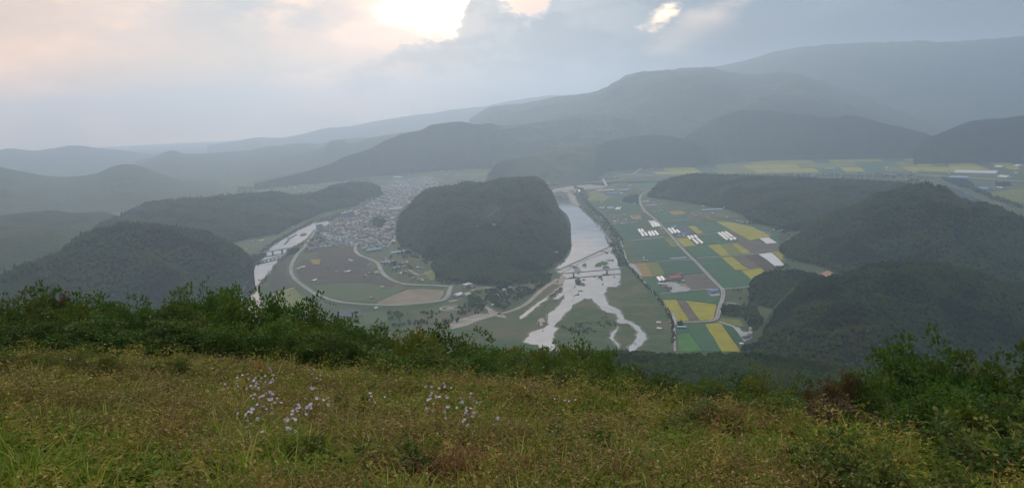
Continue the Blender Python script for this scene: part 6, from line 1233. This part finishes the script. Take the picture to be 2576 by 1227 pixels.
AS = [('left', 640, 928, 10, .16, 'at the top of the left flower drift'), ('left', 658, 944, 8, .14, 'just under the topmost ones of the left drift'), ('left', 640, 962, 8, .16, 'upper middle of the left drift'), ('left', 668, 972, 7, .12, 'right of the upper middle of the left drift, beside yellow leaves'), ('left', 588, 987, 6, .2, 'at the outer left tip of the left drift'),
      ('left', 618, 986, 9, .18, 'inside the left tip of the left drift'), ('left', 652, 992, 9, .16, 'at the centre of the left drift'), ('left', 662, 1010, 9, .14, 'just below the centre of the left drift'), ('left', 692, 1020, 7, .13, 'right below the centre of the left drift'), ('left', 664, 1040, 8, .13, 'in the lower part of the left drift'), ('left', 628, 1070, 8, .10, 'lowest left clump of the left drift'),
      ('left', 735, 1066, 7, .1, 'lower clump with deep purple heads between the drifts'), ('left', 728, 1092, 7, .1, 'lowest clump above the long grass'), ('left', 780, 1040, 10, .14, 'clump sloping up to the right of the left drift'), ('left', 806, 1030, 6, .1, 'small clump at the upper end of the sloping one'), ('left', 655, 1100, 1, .02, 'single white head standing low above the long grass'),
      ('mid', 790, 952, 7, .14, 'loose clump right of the top of the left drift'), ('mid', 803, 975, 4, .1, 'few heads under the loose clump'), ('mid', 775, 1000, 3, .06, 'small pair left of a pale straw'), ('mid', 878, 926, 6, .16, 'far clump on the rim, in the middle'), ('mid', 664, 900, 5, .12, 'farthest clump on the rim above the left drift'), ('mid', 712, 955, 5, .14, 'sparse small heads right of the left drift'),
      ('far left', 172, 917, 6, .14, 'lone clump on the left rim'), ('far left', 152, 908, 3, .06, 'two heads left of the lone clump on the left rim'), ('far left', 352, 932, 2, .05, 'tiny pair between the left rim and the left drift'),
      ('right', 1122, 986, 7, .1, 'top of the right flower drift'), ('right', 1078, 1000, 6, .12, 'left tip of the right drift'), ('right', 1103, 1022, 8, .12, 'middle of the right drift'), ('right', 1075, 1030, 5, .1, 'lower left of the right drift'), ('right', 1128, 1050, 5, .1, 'lower middle of the right drift'), ('right', 1170, 1042, 8, .09, 'purple clump right of the right drift'), ('right', 1178, 1062, 6, .09, 'under the purple clump'),
      ('right', 1184, 1084, 6, .09, 'lowest clump of the right drift'), ('right', 1203, 1014, 6, .11, 'upper right of the right drift'), ('right', 1160, 1010, 2, .04, 'between the top and the upper right of the right drift'), ('right', 948, 1012, 4, .1, 'small group left of the right drift'), ('right', 1240, 1075, 3, .12, 'last heads right of the lowest clump'),
      ('far right', 1272, 974, 5, .14, 'pale heads right of the right drift, near the rim'), ('far right', 1500, 973, 4, .1, 'left part of the far right clump'), ('far right', 1550, 972, 8, .16, 'right part of the far right clump'), ('far right', 1440, 1030, 4, .2, 'thin pink heads in the brown grass right of the middle')]
for g_, u, v, nh_, sp_, lb in AS: aster(u, v, nh_, sp_, 'pale purple asters ' + lb if nh_ > 1 else lb, 'asters flowering in the meadow')
# pale tan withered seed heads at the lower right corner
M_tan = pmat('withered_husk', (.33, .22, .15), (.24, .15, .10), 25, .9, .1, bump=.003, bscale=90)
def husk(u, v, n, label, sc=1.0, lean=.5):
    x, y, zg = GN_(u, v, .40); r = random.Random(int(u)); t = tag(empty('withered_stalk', (x, y, zg)), label, 'dry plant', 'pale withered seed heads at the lower right')
    mb = MB(); mb.tube((0, 0, 0), (.03, 0, .2), .004, .003, 5); mb.tube((.03, 0, .2), (.05 * lean, 0, .36), .003, .002, 5); mb.build('stem', M_tan, t)
    for k in range(n):
        mb = MB(); x0, z0, a = r.uniform(-.03, .03) + k * .035 * lean, .32 + k * .045, lean * r.uniform(.4, 1.2); rings = 9; q = 8; v_ = []
        for i in range(rings):
            tt = i / (rings - 1); rad = (.017 * math.sin(math.pi * min(1, tt * 1.0 + .06)) ** .7 + .002) * sc * r.uniform(.85, 1.15); cx2 = x0 + math.sin(a * tt) * .08 * sc; cz2 = z0 + tt * .085 * sc - (.02 * tt * tt)
            for j in range(q): v_.append((cx2 + math.cos(6.283 * j / q) * rad * .7, math.sin(6.283 * j / q) * rad, cz2 + math.cos(6.283 * j / q) * rad * .3))
        mb.add(v_, [[i * q + j, i * q + (j + 1) % q, (i + 1) * q + (j + 1) % q, (i + 1) * q + j] for i in range(rings - 1) for j in range(q)] + [list(range(q - 1, -1, -1)), [(rings - 1) * q + j for j in range(q)]]); mb.build('seed_head', M_tan, t)
for a in ((2383, 1150, 1, 'leftmost pale seed head, upright'), (2418, 1152, 1, 'second pale seed head, hooked tip'), (2386, 1180, 1, 'small pale seed head below the leftmost one'), (2415, 1180, 2, 'pair of pale seed heads low in the green'), (2450, 1175, 2, 'two joined pale seed heads leaning right'), (2506, 1168, 3, 'largest cluster of pale curled seed heads'), (2572, 1190, 2, 'pale seed head cut by the right edge')):
    husk(*a, 1.25 if a[0] > 2480 else .9, .9)
# ---------------------------------------------------------------- repeats that would share a label are told apart by their order in the picture
bpy.context.view_layer.update(); byl = {}
for o in scene.objects:
    if o.parent is None and o.get('label') and o.get('category') and not o.get('kind'): byl.setdefault(o['label'], []).append(o)
ORD = ['leftmost', 'second from left', 'third from left', 'fourth from left', 'fifth from left', 'sixth from left', 'seventh from left', 'eighth from left', 'ninth from left']
for lb, os_ in byl.items():
    if len(os_) < 2: continue
    os_.sort(key=lambda o: o.location.x / o.location.y)
    for i, o in enumerate(os_):
        w = ('left one', 'right one')[i] if len(os_) == 2 else 'rightmost' if i == len(os_) - 1 else ORD[i] if i < 9 else 'toward the right'
        o['label'] = f'{lb}, {w}'
        if len(o['label'].split()) > 16: o['label'] = o['label'].replace(' the ', ' ').replace(' and ', ' & ')
# ---------------------------------------------------------------- haze
hz = MB(); hz.box(2000, 9000, -2, 46000, 24000, 1268)
M_haze = bpy.data.materials.new('haze'); M_haze.use_nodes = True; nt = M_haze.node_tree; nt.nodes.clear()
ho = nd(nt, 'ShaderNodeOutputMaterial'); hv = nd(nt, 'ShaderNodeVolumePrincipled')
hv.inputs['Color'].default_value = (.575, .73, .935, 1); hv.inputs['Density'].default_value = 1.10e-4; hv.inputs['Anisotropy'].default_value = .58
nt.links.new(hv.outputs[0], ho.inputs['Volume'])
tag(hz.build('haze', M_haze), 'thin blue evening haze over the whole valley', kind='stuff')
